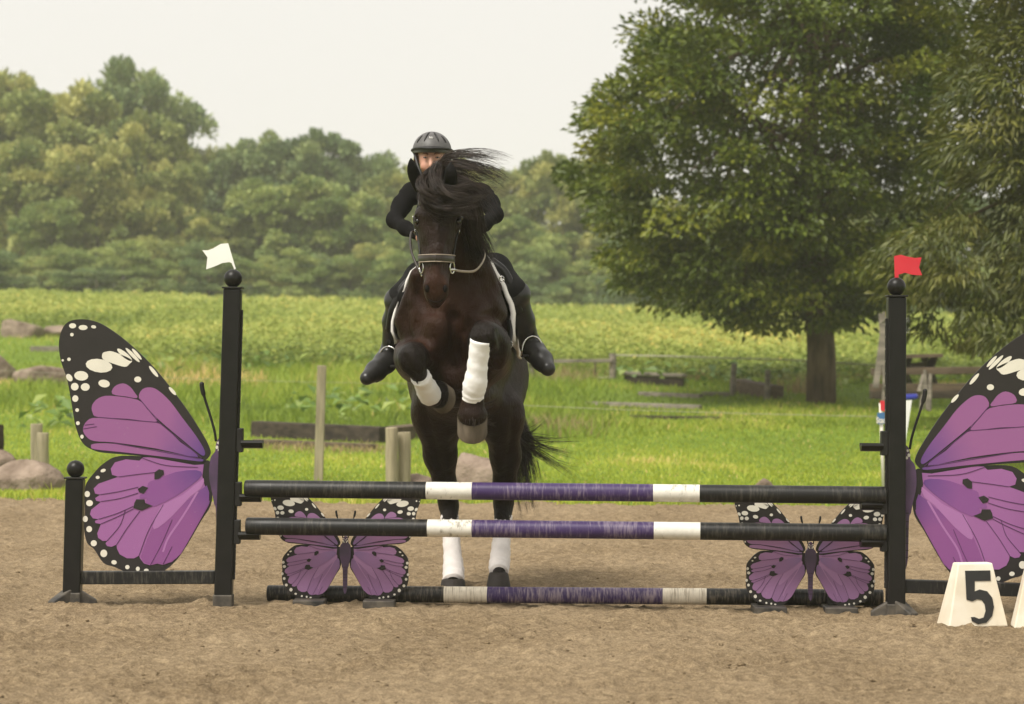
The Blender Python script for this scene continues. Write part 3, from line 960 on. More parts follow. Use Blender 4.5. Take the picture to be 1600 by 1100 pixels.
def ell_pts(cx, cy, rx, ry, ang=0, n=14):
    a = math.radians(ang)
    return [(cx + rx * math.cos(t) * math.cos(a) - ry * math.sin(t) * math.sin(a), cy + rx * math.cos(t) * math.sin(a) + ry * math.sin(t) * math.cos(a)) for t in (2 * math.pi * k / n for k in range(n))]
def capsule(a, b, w):
    (ax, ay), (bx, by) = a, b
    L = math.hypot(bx - ax, by - ay)
    return ell_pts((ax + bx) / 2, (ay + by) / 2, L / 2, w / 2, math.degrees(math.atan2(by - ay, bx - ax)), 14)
SPOT_UP = [ell_pts(*e) for e in ((111, 511, 5.5, 4), (127.4, 513.6, 7, 4), (143.8, 512.4, 4, 2.5, 10), (110, 524.8, 2.8, 2.8), (95.9, 565, 1.8, 1.8), (105.7, 563.4, 2.7, 2.7), (152.7, 573, 21, 10.5, 8), (125, 589, 11, 7.5, 5), (106.5, 592, 4.3, 6.5, -35), (115, 606, 6, 6), (131.4, 606.4, 7, 6), (160.8, 600.8, 9, 6, 10), (213.3, 594, 5.5, 4.6), (116, 624.6, 4.8, 5.2), (119, 642.5, 2.9, 2.9), (120.3, 663, 3, 3), (126.8, 684, 2.6, 3.2))]
SPOT_UP += [smooth_poly([(158, 554), (164, 551), (175, 551), (203, 563), (200, 570), (193, 574.5), (176, 570), (159, 563)], 3)]
SPOT_UP += [capsule(a, b, w) for a, b, w in (((181, 546.5), (204, 565), 8), ((194, 545), (216, 567), 5.5), ((204, 546), (219, 563), 5), ((231, 573), (245, 590), 5.5), ((262, 605.5), (273, 618), 5))]
SPOT_LO = [ell_pts(60 + a / 3.5475, 660 + b / 3.5475, c / 3.5475, d / 3.5475, e) for a, b, c, d, e in ((355, 272, 15, 9, -20), (325, 310, 11, 9, 0), (268, 403, 15, 17, 0), (281, 453, 19, 17, 0), (258, 541, 14, 17, 0), (280, 597, 16, 17, 0), (306, 675, 17, 17, 0), (362, 731, 19, 21, 0), (419, 780, 15, 12, 10), (493, 806, 12, 12, 0), (551, 815, 11, 12, 0), (598, 823, 13, 9, 0))]
BODY_HW = [(684, 3), (689, 7), (697, 9), (706, 10), (716, 17), (745, 19), (770, 14), (787, 11), (797, 8), (850, 7), (868, 5), (877, 1.5)]
AX, BOT, PXM = 345.0, 898.0, 12.1 / 4000

def grad_mat(name, root, tip, span, origin=(0.0, 0.53)):
    """printed gradient running from the wing root outwards (part of the artwork)"""
    m, t, b, out = nt(name)
    tc = t.nodes.new('ShaderNodeTexCoord')
    sep = t.nodes.new('ShaderNodeVectorMath')
    sep.operation = 'DISTANCE'
    t.links.new(tc.outputs['Object'], sep.inputs[0])
    sep.inputs[1].default_value = (origin[0], 0, origin[1])
    dv = t.nodes.new('ShaderNodeMath')
    dv.operation = 'DIVIDE'
    t.links.new(sep.outputs['Value'], dv.inputs[0])
    dv.inputs[1].default_value = span
    n = noise_node(t, 5, 3)
    ad = t.nodes.new('ShaderNodeMath')
    ad.operation = 'MULTIPLY_ADD'
    t.links.new(n.outputs['Fac'], ad.inputs[0])
    ad.inputs[1].default_value = 0.35
    t.links.new(dv.outputs[0], ad.inputs[2])
    r = ramp(t, ad.outputs[0], [(0.30, root), (0.85, tip)])
    d = noise_node(t, 60, 5)
    dr = ramp(t, d.outputs['Fac'], [(0.67, (0, 0, 0)), (0.78, (0.45, 0.45, 0.45))])
    t.links.new(mix(t, dr.outputs['Color'], r.outputs['Color'], (0.45, 0.33, 0.36)), b.inputs['Base Color'])
    b.inputs['Roughness'].default_value = 0.5
    b.inputs['Specular IOR Level'].default_value = 0.3
    return m
M_WBLK = mat('wing_black_print', (0.022, 0.018, 0.017), 0.5, 0.2, 9, 0.35, bmp=0.02)
M_WWHT = mat('wing_white_print', (0.72, 0.68, 0.58), 0.5, 0.08, 12, 0.3, bmp=0.02)
M_VEIN = mat('wing_vein_print', (0.075, 0.022, 0.085), 0.5, 0.1, 9, 0.3, bmp=0)
M_BODYP = mat('butterfly_body_print', (0.115, 0.06, 0.135), 0.45, 0.35, 6, 0.35, second=(0.05, 0.035, 0.06), bmp=0.02)
def wing_mats(tag_, s):
    k = 0.8 if s < 1 else 1.0
    f = lambda c: tuple(0.6 * v + 0.4 * g for v, g in zip(c, (0.36, 0.25, 0.38))) if s < 1 else c
    return dict(up=grad_mat('upper_wing_purple' + tag_, f((0.10, 0.048, 0.205)), f((0.268, 0.098, 0.245)), 0.50 * s, (0, 0.53 * s)),
                lo=grad_mat('lower_wing_purple' + tag_, f((0.265, 0.105, 0.28)), f((0.29, 0.11, 0.285)), 0.40 * s, (0, 0.50 * s)),
                dk=grad_mat('lower_wing_deep_purple' + tag_, f((0.085, 0.042, 0.19)), f((0.215, 0.072, 0.235)), 0.40 * s, (0, 0.50 * s)),
                dk2=grad_mat('lower_wing_plum' + tag_, f((0.12, 0.05, 0.21)), f((0.225, 0.072, 0.225)), 0.42 * s, (0, 0.50 * s)),
                lt=grad_mat('lower_wing_pale_purple' + tag_, f((0.38, 0.17, 0.38)), f((0.34, 0.145, 0.34)), 0.4 * s, (0, 0.5 * s)))
WM = {1.0: wing_mats('', 1.0), 0.465: wing_mats('_small', 0.465)}

def grow(poly, d):
    q = np.asarray(poly, float)
    tg = np.roll(q, -1, 0) - np.roll(q, 1, 0)
    nn = np.stack([tg[:, 1], -tg[:, 0]], -1) / np.maximum(np.linalg.norm(tg, axis=1), 1e-6)[:, None]
    ar = np.sum(q[:, 0] * np.roll(q[:, 1], -1) - np.roll(q[:, 0], -1) * q[:, 1])
    return [tuple(v) for v in q + nn * d * (1 if ar > 0 else -1)]

def butterfly(root, loc, sides, s, rot=0.0, body_side=0):
    """boards of a butterfly: wings on the given sides (-1 left, 1 right)"""
    W = WM[s]
    th = 0.012
    rm = Matrix.Rotation(rot, 4, 'Z')
    def fnm(sd):
        return lambda x, z, y: ((AX - x) * PXM * s * sd, y, (BOT - z) * PXM * s)
    def put(o, parent):
        if parent is root:
            o.matrix_parent_inverse = Matrix.Identity(4)
            o.matrix_basis = Matrix.Translation(Vector(loc) - Vector(root.location)) @ rm
        return o
    for sd_ in sides:
        fn = fnm(sd_)
        for nm, outl in (('upper_wing', WING_UP), ('lower_wing', WING_LO)):
            dz = 0.0 if nm == 'upper_wing' else 0.003
            w = put(MB().prism(smooth_poly(outl, 4), fn, dz, dz + th).build(nm, M_WBLK, root), root)
            f0 = dz - 0.0008
            def lay(name, polys, mt_, lev, sm=True, k=3):
                big = [pl for pl in polys if s == 1.0 or 'panel' in name or 'mark' in name]
                for pl in big:
                    MB().prism(smooth_poly(pl, k) if sm else pl, fn, f0 - 0.0012 * lev, dz + 0.001).build(name, mt_, w)
                if not big:
                    mb = MB()
                    for pl in polys:
                        mb.prism(smooth_poly(pl, k) if sm else pl, fn, f0 - 0.0012 * lev, dz + 0.001)
                    mb.build(name + 's', mt_, w)['kind'] = 'stuff'
            def lines(name, ls, mt_, lev, wd):
                mb = MB()
                for l in ls:
                    q = spline(l, 5)
                    tg = np.gradient(q, axis=0)
                    nn = np.stack([-tg[:, 1], tg[:, 0]], -1) / np.linalg.norm(tg, axis=1)[:, None] * wd / 2
                    mb.prism([tuple(p) for p in np.vstack([q + nn, (q - nn)[::-1]])], fn, f0 - 0.0012 * lev, dz + 0.001)
                mb.build(name, mt_, w)['kind'] = 'stuff'
            if nm == 'upper_wing':
                lay('purple_panel', [grow(smooth_poly(q, 3), 0.7) for q in PUR_UP], W['up'], 1, False)
                lines('vein_lines', VEINS_UP, M_VEIN, 1.6, 1.2)
                lay('white_spot', SPOT_UP, M_WWHT, 1, False)
            else:
                lay('purple_panel', [LO_BASE], W['lo'], 1, False)
                lay('deep_purple_panel', [LO_DEEP], W['dk2'], 1.6, True, 2)
                lay('deep_purple_panel', [LO_DARK], W['dk'], 2, True, 2)
                lay('pale_panel', LO_LIGHT, W['lt'], 2, True, 2)
                lines('pale_streak', [LO_STREAK], W['lt'], 2, 3)
                lines('vein_lines', VEINS_LO, M_VEIN, 2.6, 0.9)
                lay('black_mark', LO_BLACK, M_WBLK, 3.4, False)
                lay('white_spot', SPOT_LO, M_WWHT, 1, False)
    hw = BODY_HW
    outl = [(AX - w_, y_) for y_, w_ in hw] + [(AX + w_, y_) for y_, w_ in hw[::-1]]
    fn = fnm(-1)
    bd = put(MB().prism(smooth_poly(outl, 3), fn, -0.010, 0.016).build('butterfly_body', M_BODYP, root), root)
    mb = MB()
    for x, y, r in ((-5, 692, 1.6), (5, 692, 1.6), (-7, 699, 2.2), (7, 699, 2.2), (-4, 703, 1.8), (4, 703, 1.8), (0, 696, 1.3)):
        mb.prism(ell_pts(AX + x, y, r, r * 1.3, 0, 10), fn, -0.0125, -0.008)
    mb.build('white_spots', M_WWHT, bd)['kind'] = 'stuff'
    mb = MB()
    for y in (787, 800, 811, 822, 833, 844, 855):
        mb.prism([(AX - 7.5, y), (AX + 7.5, y), (AX + 7.5, y + 1.2), (AX - 7.5, y + 1.2)], fn, -0.0125, -0.008)
    mb.build('body_rings', M_WBLK, bd)['kind'] = 'stuff'
    for sd_ in sides:
        fn = fnm(sd_)
        pts = spline([(336, 690), (333, 672), (325, 645), (317, 620), (313.5, 606), (313, 597)], 4)
        rad = [(2.0 if k < len(pts) - 8 else 3.6 if k < len(pts) - 1 else 1.5) * PXM * s for k in range(len(pts))]
        put(MB().tube([fn(p[0], p[1], 0.004) for p in pts], rad, 8).build('antenna', M_BLACKD, root, smooth=True), root)
    return fnm

def flag_shape(mb, pts, Y):
    mb.prism(pts, lambda x, z, y: tuple(P(x, z, Y + y)), 0, 0.004)

def prism_px(poly, Y, th, name, mt_, parent, smooth=False, k=0, bevel=0):
    pl = smooth_poly(poly, k) if k else poly
    return MB().prism(pl, lambda x, z, y: tuple(P(x, z, Y + y)), 0, th).build(name, mt_, parent, smooth, bevel)

def arm_corners(d2):
    sd_ = Vector((-d2.y, d2.x, 0)).normalized() * 0.034
    i0 = d2 * 0.15
    lo = [i0 - sd_, d2 - sd_ * .8, d2 + sd_ * .8, i0 + sd_]
    hi = [i0 - sd_ + Vector((0, 0, .072)), d2 - sd_ * .8 + Vector((0, 0, .012)), d2 + sd_ * .8 + Vector((0, 0, .012)), i0 + sd_ + Vector((0, 0, .072))]
    return [c + Vector((0, 0, -.02)) for c in lo] + hi

def standard(label, base, top, base2, top2, fl, flagm, cups, sgn, main_arms=()):
    """a jump standard: tall post, short outer post, rail between, butterfly half and flag"""
    Y = base[1]
    root = thing('jump_standard', label, 'jump standard', base, 'butterfly jump standards')
    w = 0.083
    B, T = Vector(base), Vector(top)
    MB().bar(B + (T - B) * 0.02, T, w, w, (0, 1, 0)).build('post', M_BLACK, root, bevel=0.008)
    MB().bar(T, T + Vector((0, 0, 0.008)), w + .012, w + .012, (0, 1, 0)).build('cap_plate', M_BLACKD, root, bevel=0.002)
    MB().add(*ball(T + Vector((0, 0, 0.048)), 0.043, 24, 14)).build('ball_finial', M_BLACK, root, smooth=True)
    d = (T - B).normalized()
    # pinned track on the inner side
    tr = MB()
    p0, p1 = B + d * 0.12 + Vector((sgn * (w / 2 + .004), 0, 0)), T - d * 0.1 + Vector((sgn * (w / 2 + .004), 0, 0))
    tr.bar(p0, p1, 0.030, 0.010, (1, 0, 0))
    track = tr.build('cup_track', M_BLACKD, root, bevel=0.001)
    hl = MB()
    for k in range(22):
        c = p0.lerp(p1, (k + .5) / 22) + Vector((sgn * 0.0045, -0.004, 0))
        hl.add(*ball(c, (0.0025, 0.0045, 0.0055), 8, 6))
    hl.build('pin_holes', M_STEEL, track, smooth=True)['kind'] = 'stuff'
    # feet
    for q, arms in ((Vector(base), main_arms), (Vector(base2), ((-.6, -.5), (.75, .15), (-.2, .7)))):
        mb = MB()
        mb.bar(q + Vector((0, 0, -.03)), q + Vector((0, 0, .05)), w * 1.10, w * 1.10, (0, 1, 0))
        ft = mb.build('foot', M_FOOT, root, bevel=0.006)
        for ax_ in arms:
            d2 = Vector((ax_[0], ax_[1], 0)) * 0.15
            MB().hexa([tuple(q + Vector(c)) for c in arm_corners(d2)]).build('foot_arm', M_FOOT, ft, bevel=0.006)
    B2, T2 = Vector(base2), Vector(top2)
    MB().bar(B2 + Vector((0, 0, .02)), T2, w, w, (0, 1, 0)).build('outer_post', M_BLACK, root, bevel=0.008)
    MB().bar(T2, T2 + Vector((0, 0, .008)), w + .012, w + .012, (0, 1, 0)).build('cap_plate', M_BLACKD, root, bevel=0.002)
    MB().add(*ball(T2 + Vector((0, 0, .046)), 0.042, 24, 14)).build('ball_finial', M_BLACK, root, smooth=True)
    zr = 0.118
    MB().bar(B + d * (zr + .012) - Vector((sgn * w / 2, 0, 0)), B2 + Vector((sgn * w / 2, 0, zr)), 0.045, 0.062).build('bottom_rail', M_PBLK, root, bevel=0.004)
    # cups
    for zc, out_ in cups:
        c = B + d * ((zc - B.z) / d.z) + Vector((sgn * (w / 2 + 0.014), -0.005, 0))
        cu = MB().bar(c - Vector((0, 0, .058)), c + Vector((0, 0, .055)), 0.030, 0.06, (0, 1, 0)).build('jump_cup', M_BLACKD, root, bevel=0.004)
        mb = MB()
        n = 7
        pr = []
        for k in range(n + 1):
            a = math.pi * (0.12 + 0.76 * k / n)
            pr.append((math.cos(a) * 0.048, -math.sin(a) * 0.044 + .008))
        prof = pr + [(x * .80, z * .50 + .006) for x, z in pr[::-1]]
        mb.prism(prof, lambda x, z, y: (c.x + sgn * (0.008 + y), c.y + x, c.z + z - 0.004), 0, 0.10)
        mb.build('cup_shelf', M_BLACK, cu)
    # flag on a pin through the ball
    fy = Y - 0.01
    fr = MB()
    flag_shape(fr, fl, fy)
    fr.build('flag', flagm, root)
    return root

lb, lt = P(349, 944, YL), P(364, 451, YL)
lb[2] = 0.0
rb, rt_ = P(1399, 960, YR), P(1400.5, 464, YR)
rb[2] = 0.0
lo_b, lo_t = P(113, 940, 12.12), P(118, 748, 12.12)
lo_b[2] = 0.0
ro_b, ro_t = P(1636, 962, 11.8), P(1637, 768, 11.8)
ro_b[2] = 0.0
ls_ = standard('tall black left jump standard with purple half butterfly and white flag', lb, lt, lo_b, lo_t,
               spline([(367, 420), (357, 381)], 2)[:, :2].tolist() and [(366, 421), (368.5, 420), (356.5, 380), (345, 381), (333, 388), (325, 391), (316, 391), (324, 402), (322, 421), (336, 416), (347, 411), (358, 409.5), (362, 411)],
               M_WFLAG, ((P(349, 687, YL)[2], 1), (P(349, 771, YL)[2], 1), (P(349, 830, YL)[2], 1)), 1)
butterfly(ls_, P(345, 898, YL + .03), (-1,), 1.0)
rs_ = standard('tall black right jump standard with purple half butterfly and red flag', rb, rt_, ro_b, ro_t,
               [(1398, 436), (1404, 436), (1404, 429), (1414, 426), (1424, 429), (1432, 430), (1441, 430), (1436, 418), (1440, 402), (1430, 403), (1418, 401), (1408, 398), (1397, 400)],
               M_RFLAG, ((P(1399, 692, YR)[2], 1), (P(1399, 784, YR)[2], 1), (P(1399, 842, YR)[2], 1)), -1, ((-.75, .1), (.5, -.6)))
butterfly(rs_, P(1411, 914, YR + .03), (1,), 1.0)

# ---- the two free-standing butterflies under the poles
for px, py, Y, lab in ((539, 945, 12.17, 'small purple butterfly panel standing under the left end of the poles'), (1266, 949, 11.99, 'small purple butterfly panel standing under the right end of the poles')):
    o = P(px, py, Y)
    o[2] = 0.018
    root = thing('butterfly_panel', lab, 'butterfly panel', (o[0], o[1], 0), 'free-standing butterfly panels')
    butterfly(root, o, (-1, 1), 0.465)
    for sx in (-1, 1):
        x = o[0] + sx * 0.165 - (0.03 if px > 1000 else 0)
        MB().box((x - 0.075, o[1] - 0.11, -0.015), (x + 0.075, o[1] + 0.10, 0.022)).build('foot_board', M_FOOT, root, bevel=0.004)
        MB().box((x - 0.05, o[1] + 0.0125 + .004, 0.02), (x + 0.05, o[1] + 0.045, 0.13)).build('foot_bracket', M_BLACKD, root, bevel=0.004)

# ---- number markers
M_CONE = mat('cream_plastic', (0.80, 0.75, 0.63), 0.5, 0.12, 5, 0.4, second=(0.66, 0.58, 0.44), bmp=0.1)
M_NUM = mat('black_number_paint', (0.02, 0.019, 0.018), 0.5, 0.2, 20, 0.4, bmp=0.05)
def marker(label, px, base_row, w0, w1, hh, rz):
    Y = H * F / (base_row - 563)
    o = P(px, base_row, Y)
    root = thing('number_marker', label, 'number marker', (o[0], o[1], 0), 'plastic number markers')
    d0, d1 = w0 * .5, w1 * .38
    M_ = Matrix.Translation((o[0], o[1], 0)) @ Matrix.Rotation(rz, 4, 'Z')
    cs = [(-w0 / 2, -d0 / 2, -.01), (w0 / 2, -d0 / 2, -.01), (w0 / 2, d0 / 2, -.01), (-w0 / 2, d0 / 2, -.01), (-w1 / 2, -d1 / 2, hh), (w1 / 2, -d1 / 2, hh), (w1 / 2, d1 / 2, hh), (-w1 / 2, d1 / 2, hh)]
    MB().hexa([tuple(M_ @ Vector(c)) for c in cs]).build('marker_body', M_CONE, root, bevel=0.006)
    return root, M_, d0, d1
root, M_, d0, d1 = marker('cream plastic marker with a black number five in front of the right butterfly', 1519, 972, 0.285, 0.165, 0.272, math.radians(14))
five = [(1507, 890), (1549, 890), (1549, 906), (1522, 906), (1521, 922), (1530, 919), (1542, 922), (1550, 932), (1552, 946), (1548, 960), (1538, 970), (1524, 972), (1514, 967), (1513, 961), (1519, 961), (1526, 964), (1534, 962), (1538, 952), (1537, 942), (1532, 935), (1524, 934), (1516, 937), (1507, 934)]
def f5(x, z, y):
    u = (x - 1529.5) * 11.47 / F
    h_ = max(0.0, (972 - z)) * 11.47 / F
    yy = -d0 / 2 + (d0 - d1) / 2 * (h_ / 0.272)
    return tuple(M_ @ Vector((u + 0.012, yy + y, h_ + .004)))
MB().prism(smooth_poly(five, 1), f5, -0.0022, 0.002).build('number', M_NUM, root)
marker('cream plastic marker cut by the right edge of the picture', 1632, 974, 0.285, 0.165, 0.272, math.radians(-4))
# ================================================================== HORSE
def px2(r, Y): return r * Y / F
class Fig:
    """an SDF whose points are given as (photo x, photo y, distance) and radii in photo pixels"""
    def __init__(s, lo, hi, h): s.S = SDF(lo, hi, h)
    def cone(s, a, b, k=0.03, fl=None, grow=0.0, op='u'):
        s.S.cone(P(*a[:3]), P(*b[:3]), px2(a[3], a[2]) + grow, px2(b[3], b[2]) + grow, k, op, fl)
    def chain(s, l, k=0.03, fl=None, grow=0.0):
        for a, b in zip(l, l[1:]): s.cone(a, b, k, fl, grow)
    def ell(s, c, r, k=0.03, op='u', **kw): s.S.ell(P(*c), r, k, op, **kw)

hf = Fig((-0.78, 11.66, -0.02), (0.35, 13.95, 2.16), 0.0115)
# trunk: barrel, loins, quarters
hf.ell((708, 512, 12.78), (0.268, 0.52, 0.335), 0.06, rx=-14)
hf.ell((718, 545, 13.05), (0.275, 0.45, 0.32), 0.10, rx=-10)
hf.ell((732, 555, 13.42), (0.275, 0.32, 0.31), 0.12)
hf.ell((705, 575, 13.42), (0.17, 0.28, 0.28), 0.08)
hf.ell((762, 575, 13.42), (0.17, 0.28, 0.28), 0.08)
hf.ell((722, 625, 12.95), (0.20, 0.40, 0.12), 0.08, rx=-6)
# withers and neck base
hf.cone((714, 430, 12.62, 42), (712, 500, 12.55, 60), 0.10)
hf.chain([(690, 300, 12.14, 27), (697, 345, 12.24, 36), (706, 395, 12.36, 47), (710, 450, 12.46, 58), (711, 505, 12.50, 70)], 0.07)
hf.cone((694, 300, 12.22, 14), (712, 410, 12.60, 26), 0.08)              # crest
# shoulders and breast
hf.ell((661, 507, 12.48), (0.115, 0.20, 0.24), 0.06, rz=12, ry=6)
hf.ell((755, 503, 12.48), (0.110, 0.20, 0.24), 0.06, rz=-12, ry=-6)
hf.ell((688, 512, 12.31), (0.088, 0.10, 0.125), 0.035, ry=8)
hf.ell((737, 507, 12.31), (0.092, 0.10, 0.125), 0.035, ry=-8)
hf.ell((712, 590, 12.42), (0.17, 0.16, 0.15), 0.07)
hf.ell((714, 470, 12.36), (0.13, 0.10, 0.12), 0.06)
# grooves of the breast, shoulder and neck
hf.cone((712, 488, 12.155, 5), (713, 560, 12.20, 8), 0.05, op='s')
hf.cone((672, 440, 12.26, 4), (648, 515, 12.30, 5), 0.04, op='s')
hf.cone((752, 435, 12.28, 4), (788, 505, 12.32, 5), 0.04, op='s')
hf.cone((742, 380, 12.30, 6), (775, 450, 12.40, 10), 0.04)
hf.cone((652, 430, 12.33, 10), (630, 500, 12.42, 14), 0.05)
# fore legs (forearms come towards the camera)
hf.cone((655, 560, 12.45, 40), (647, 562, 12.12, 27), 0.06)
hf.cone((647, 562, 12.12, 27), (644, 560, 11.96, 23), 0.03)
hf.ell((646, 566, 11.955), (0.058, 0.05, 0.068), 0.02)
hf.ell((650, 574, 11.93), (0.040, 0.035, 0.040), 0.02)
hf.chain([(652, 580, 11.97, 15), (664, 603, 12.08, 11), (677, 622, 12.19, 13), (684, 622, 12.26, 12)], 0.02)
hf.cone((762, 560, 12.45, 38), (764, 535, 12.10, 28), 0.06)
hf.cone((766, 535, 12.10, 29), (758, 524, 11.90, 23), 0.03)
hf.ell((756, 524, 11.89), (0.060, 0.05, 0.062), 0.02)
hf.ell((752, 530, 11.865), (0.042, 0.036, 0.045), 0.02)
hf.ell((778, 550, 12.08), (0.055, 0.08, 0.09), 0.04)
hf.chain([(752, 535, 11.88, 15), (746, 580, 11.92, 11.5), (740, 622, 11.97, 14), (738, 634, 11.985, 17)], 0.02)
hf.cone((738, 634, 11.985, 18), (738, 648, 11.98, 22), 0.02)
hf.ell((738, 649, 11.985), (0.069, 0.064, 0.046), 0.02)
# hind legs
for hip, stf, gas, hk, cn, ft, pa in (
        ((690, 600, 13.38, 48), (683, 650, 13.08, 33), (688, 712, 13.22, 25), (701, 788, 13.37, 15.5), (704, 835, 13.27, 11.5), (708, 886, 13.16, 12), (708, 906, 13.09, 11)),
        ((772, 600, 13.38, 48), (783, 650, 13.08, 31), (790, 712, 13.22, 23), (787, 786, 13.37, 15.5), (784, 835, 13.27, 11.5), (780, 880, 13.16, 12), (780, 898, 13.09, 11))):
    hf.cone(hip, stf, 0.12)
    hf.cone(stf, gas, 0.09)
    hf.cone(gas, ((gas[0] + hk[0]) / 2, (gas[1] + hk[1]) / 2 + 4, (gas[2] + hk[2]) / 2, 17.5), 0.04)
    hf.cone(((gas[0] + hk[0]) / 2, (gas[1] + hk[1]) / 2 + 4, (gas[2] + hk[2]) / 2, 17.5), hk, 0.03)
    hf.cone((hk[0], hk[1] - 6, hk[2] + .05, 9), (hk[0], hk[1] - 28, hk[2] + .06, 6), 0.025)
    hf.chain([hk, cn, ft, pa], 0.02)
# dock of the tail
hf.cone((738, 500, 13.68, 16), (752, 540, 13.78, 10), 0.05)
# head, face nearly upright
hf.cone((685, 292, 12.06, 26), (684, 348, 12.00, 30), 0.03)
hf.ell((684, 322, 11.975), (0.078, 0.055, 0.095), 0.03)
hf.ell((655, 342, 11.985), (0.026, 0.05, 0.050), 0.025, ry=6)
hf.ell((713, 342, 11.985), (0.026, 0.05, 0.050), 0.025, ry=-6)
hf.chain([(683.5, 345, 11.955, 24), (682.5, 400, 11.905, 17.5), (681.5, 440, 11.875, 15)], 0.03)
hf.chain([(683, 348, 12.00, 32), (682.5, 380, 11.975, 25.5), (682, 408, 11.955, 20.5), (682, 430, 11.935, 18.5), (681.5, 455, 11.91, 16.5)], 0.03)
hf.cone((683, 340, 12.16, 24), (682, 415, 12.03, 14), 0.04)
hf.ell((665, 350, 12.10), (0.038, 0.10, 0.095), 0.03)
hf.ell((702, 350, 12.10), (0.038, 0.10, 0.095), 0.03)
hf.cone((660, 362, 11.975, 4), (667, 400, 11.93, 3), 0.02)               # facial crest
hf.cone((706, 362, 11.975, 4), (698, 400, 11.93, 3), 0.02)
hf.ell((681.5, 450, 11.882), (0.052, 0.058, 0.066), 0.03)
for sx in (-1, 1):
    hf.ell((681.5 + sx * 12.5, 450, 11.852), (0.020, 0.027, 0.034), 0.02, ry=10 * sx)
    hf.ell((681.5 + sx * 14.0, 451, 11.822), (0.011, 0.026, 0.019), 0.006, op='s', ry=-16 * sx)
hf.ell((681.5, 460, 11.885), (0.050, 0.050, 0.034), 0.02)
hf.ell((681, 469, 11.885), (0.038, 0.043, 0.024), 0.015)
hf.ell((681, 476, 11.915), (0.029, 0.030, 0.020), 0.012)
for sx in (-1, 1):                                                        # eye sockets
    hf.ell((684 + sx * 33, 346, 11.950), (0.012, 0.022, 0.016), 0.012, op='s')

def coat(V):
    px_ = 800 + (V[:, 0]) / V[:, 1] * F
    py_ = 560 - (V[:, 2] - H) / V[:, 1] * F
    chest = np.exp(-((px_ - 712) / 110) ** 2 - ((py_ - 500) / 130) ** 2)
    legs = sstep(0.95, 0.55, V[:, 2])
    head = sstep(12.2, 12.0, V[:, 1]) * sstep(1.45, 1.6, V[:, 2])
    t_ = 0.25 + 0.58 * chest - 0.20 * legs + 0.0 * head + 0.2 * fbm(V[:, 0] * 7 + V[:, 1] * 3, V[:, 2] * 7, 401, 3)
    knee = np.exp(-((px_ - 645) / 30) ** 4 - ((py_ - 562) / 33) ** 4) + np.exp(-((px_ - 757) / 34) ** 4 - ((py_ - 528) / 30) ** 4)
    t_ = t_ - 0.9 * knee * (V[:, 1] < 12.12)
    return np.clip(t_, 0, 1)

m, t, b, out = nt('dark_bay_coat')
a = t.nodes.new('ShaderNodeAttribute')
a.attribute_name = 'tint'
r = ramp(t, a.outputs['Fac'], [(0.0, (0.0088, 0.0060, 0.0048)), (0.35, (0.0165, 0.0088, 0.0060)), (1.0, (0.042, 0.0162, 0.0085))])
n1 = noise_node(t, 4, 4)
rr = ramp(t, n1.outputs['Fac'], [(0.3, (0.7, 0.7, 0.7)), (0.7, (1.15, 1.1, 1.05))])
mm = t.nodes.new('ShaderNodeMix')
mm.data_type = 'RGBA'
mm.blend_type = 'MULTIPLY'
mm.inputs['Factor'].default_value = 1
t.links.new(r.outputs['Color'], mm.inputs['A'])
t.links.new(rr.outputs['Color'], mm.inputs['B'])
t.links.new(mm.outputs['Result'], b.inputs['Base Color'])
b.inputs['Roughness'].default_value = 0.42
b.inputs['Specular IOR Level'].default_value = 0.11
n2 = noise_node(t, 130, 4, stretch=(1, 1, 0.22))
n3 = noise_node(t, 13, 4)
bs = t.nodes.new('ShaderNodeMath')
bs.operation = 'MULTIPLY_ADD'
t.links.new(n3.outputs['Fac'], bs.inputs[0])
bs.inputs[1].default_value = 2.2
t.links.new(n2.outputs['Fac'], bs.inputs[2])
bump(t, b, bs.outputs[0], 0.6, 0.012)
M_COAT = m
M_HAIR = mat('black_horsehair', (0.050, 0.034, 0.026), 0.40, 0.65, 20, 0.28, bmp=0)
M_HOOF = mat('grey_hoof', (0.165, 0.132, 0.096), 0.75, 0.65, 14, 0.3, bmp=0.4, bscale=60, stretch=(1, 1, .3))
M_HOOFD = mat('dark_hoof', (0.026, 0.02, 0.016), 0.7, 0.4, 12, 0.3, bmp=0.4, bscale=60)
M_WRAP = mat('white_bandage', (0.86, 0.84, 0.82), 0.85, 0.06, 9, 0.2, bmp=0.35, bdist=0.004, bscale=45)
M_WRAPD = mat('sandy_white_bandage', (0.78, 0.73, 0.69), 0.85, 0.22, 9, 0.2, bmp=0.4, bdist=0.004, bscale=45)
M_EYE = mat('dark_eye', (0.008, 0.005, 0.004), 0.08, 0.2, 4, 0.6, bmp=0)

Pm = lambda *l: [P(*q) for q in l]
horse = thing('horse', 'black-brown horse with white leg bandages jumping towards the poles', 'horse', (P(740, 910, 13.06)[0], 13.06, 0))
hm = hf.S.mesh('body', 2, coat)
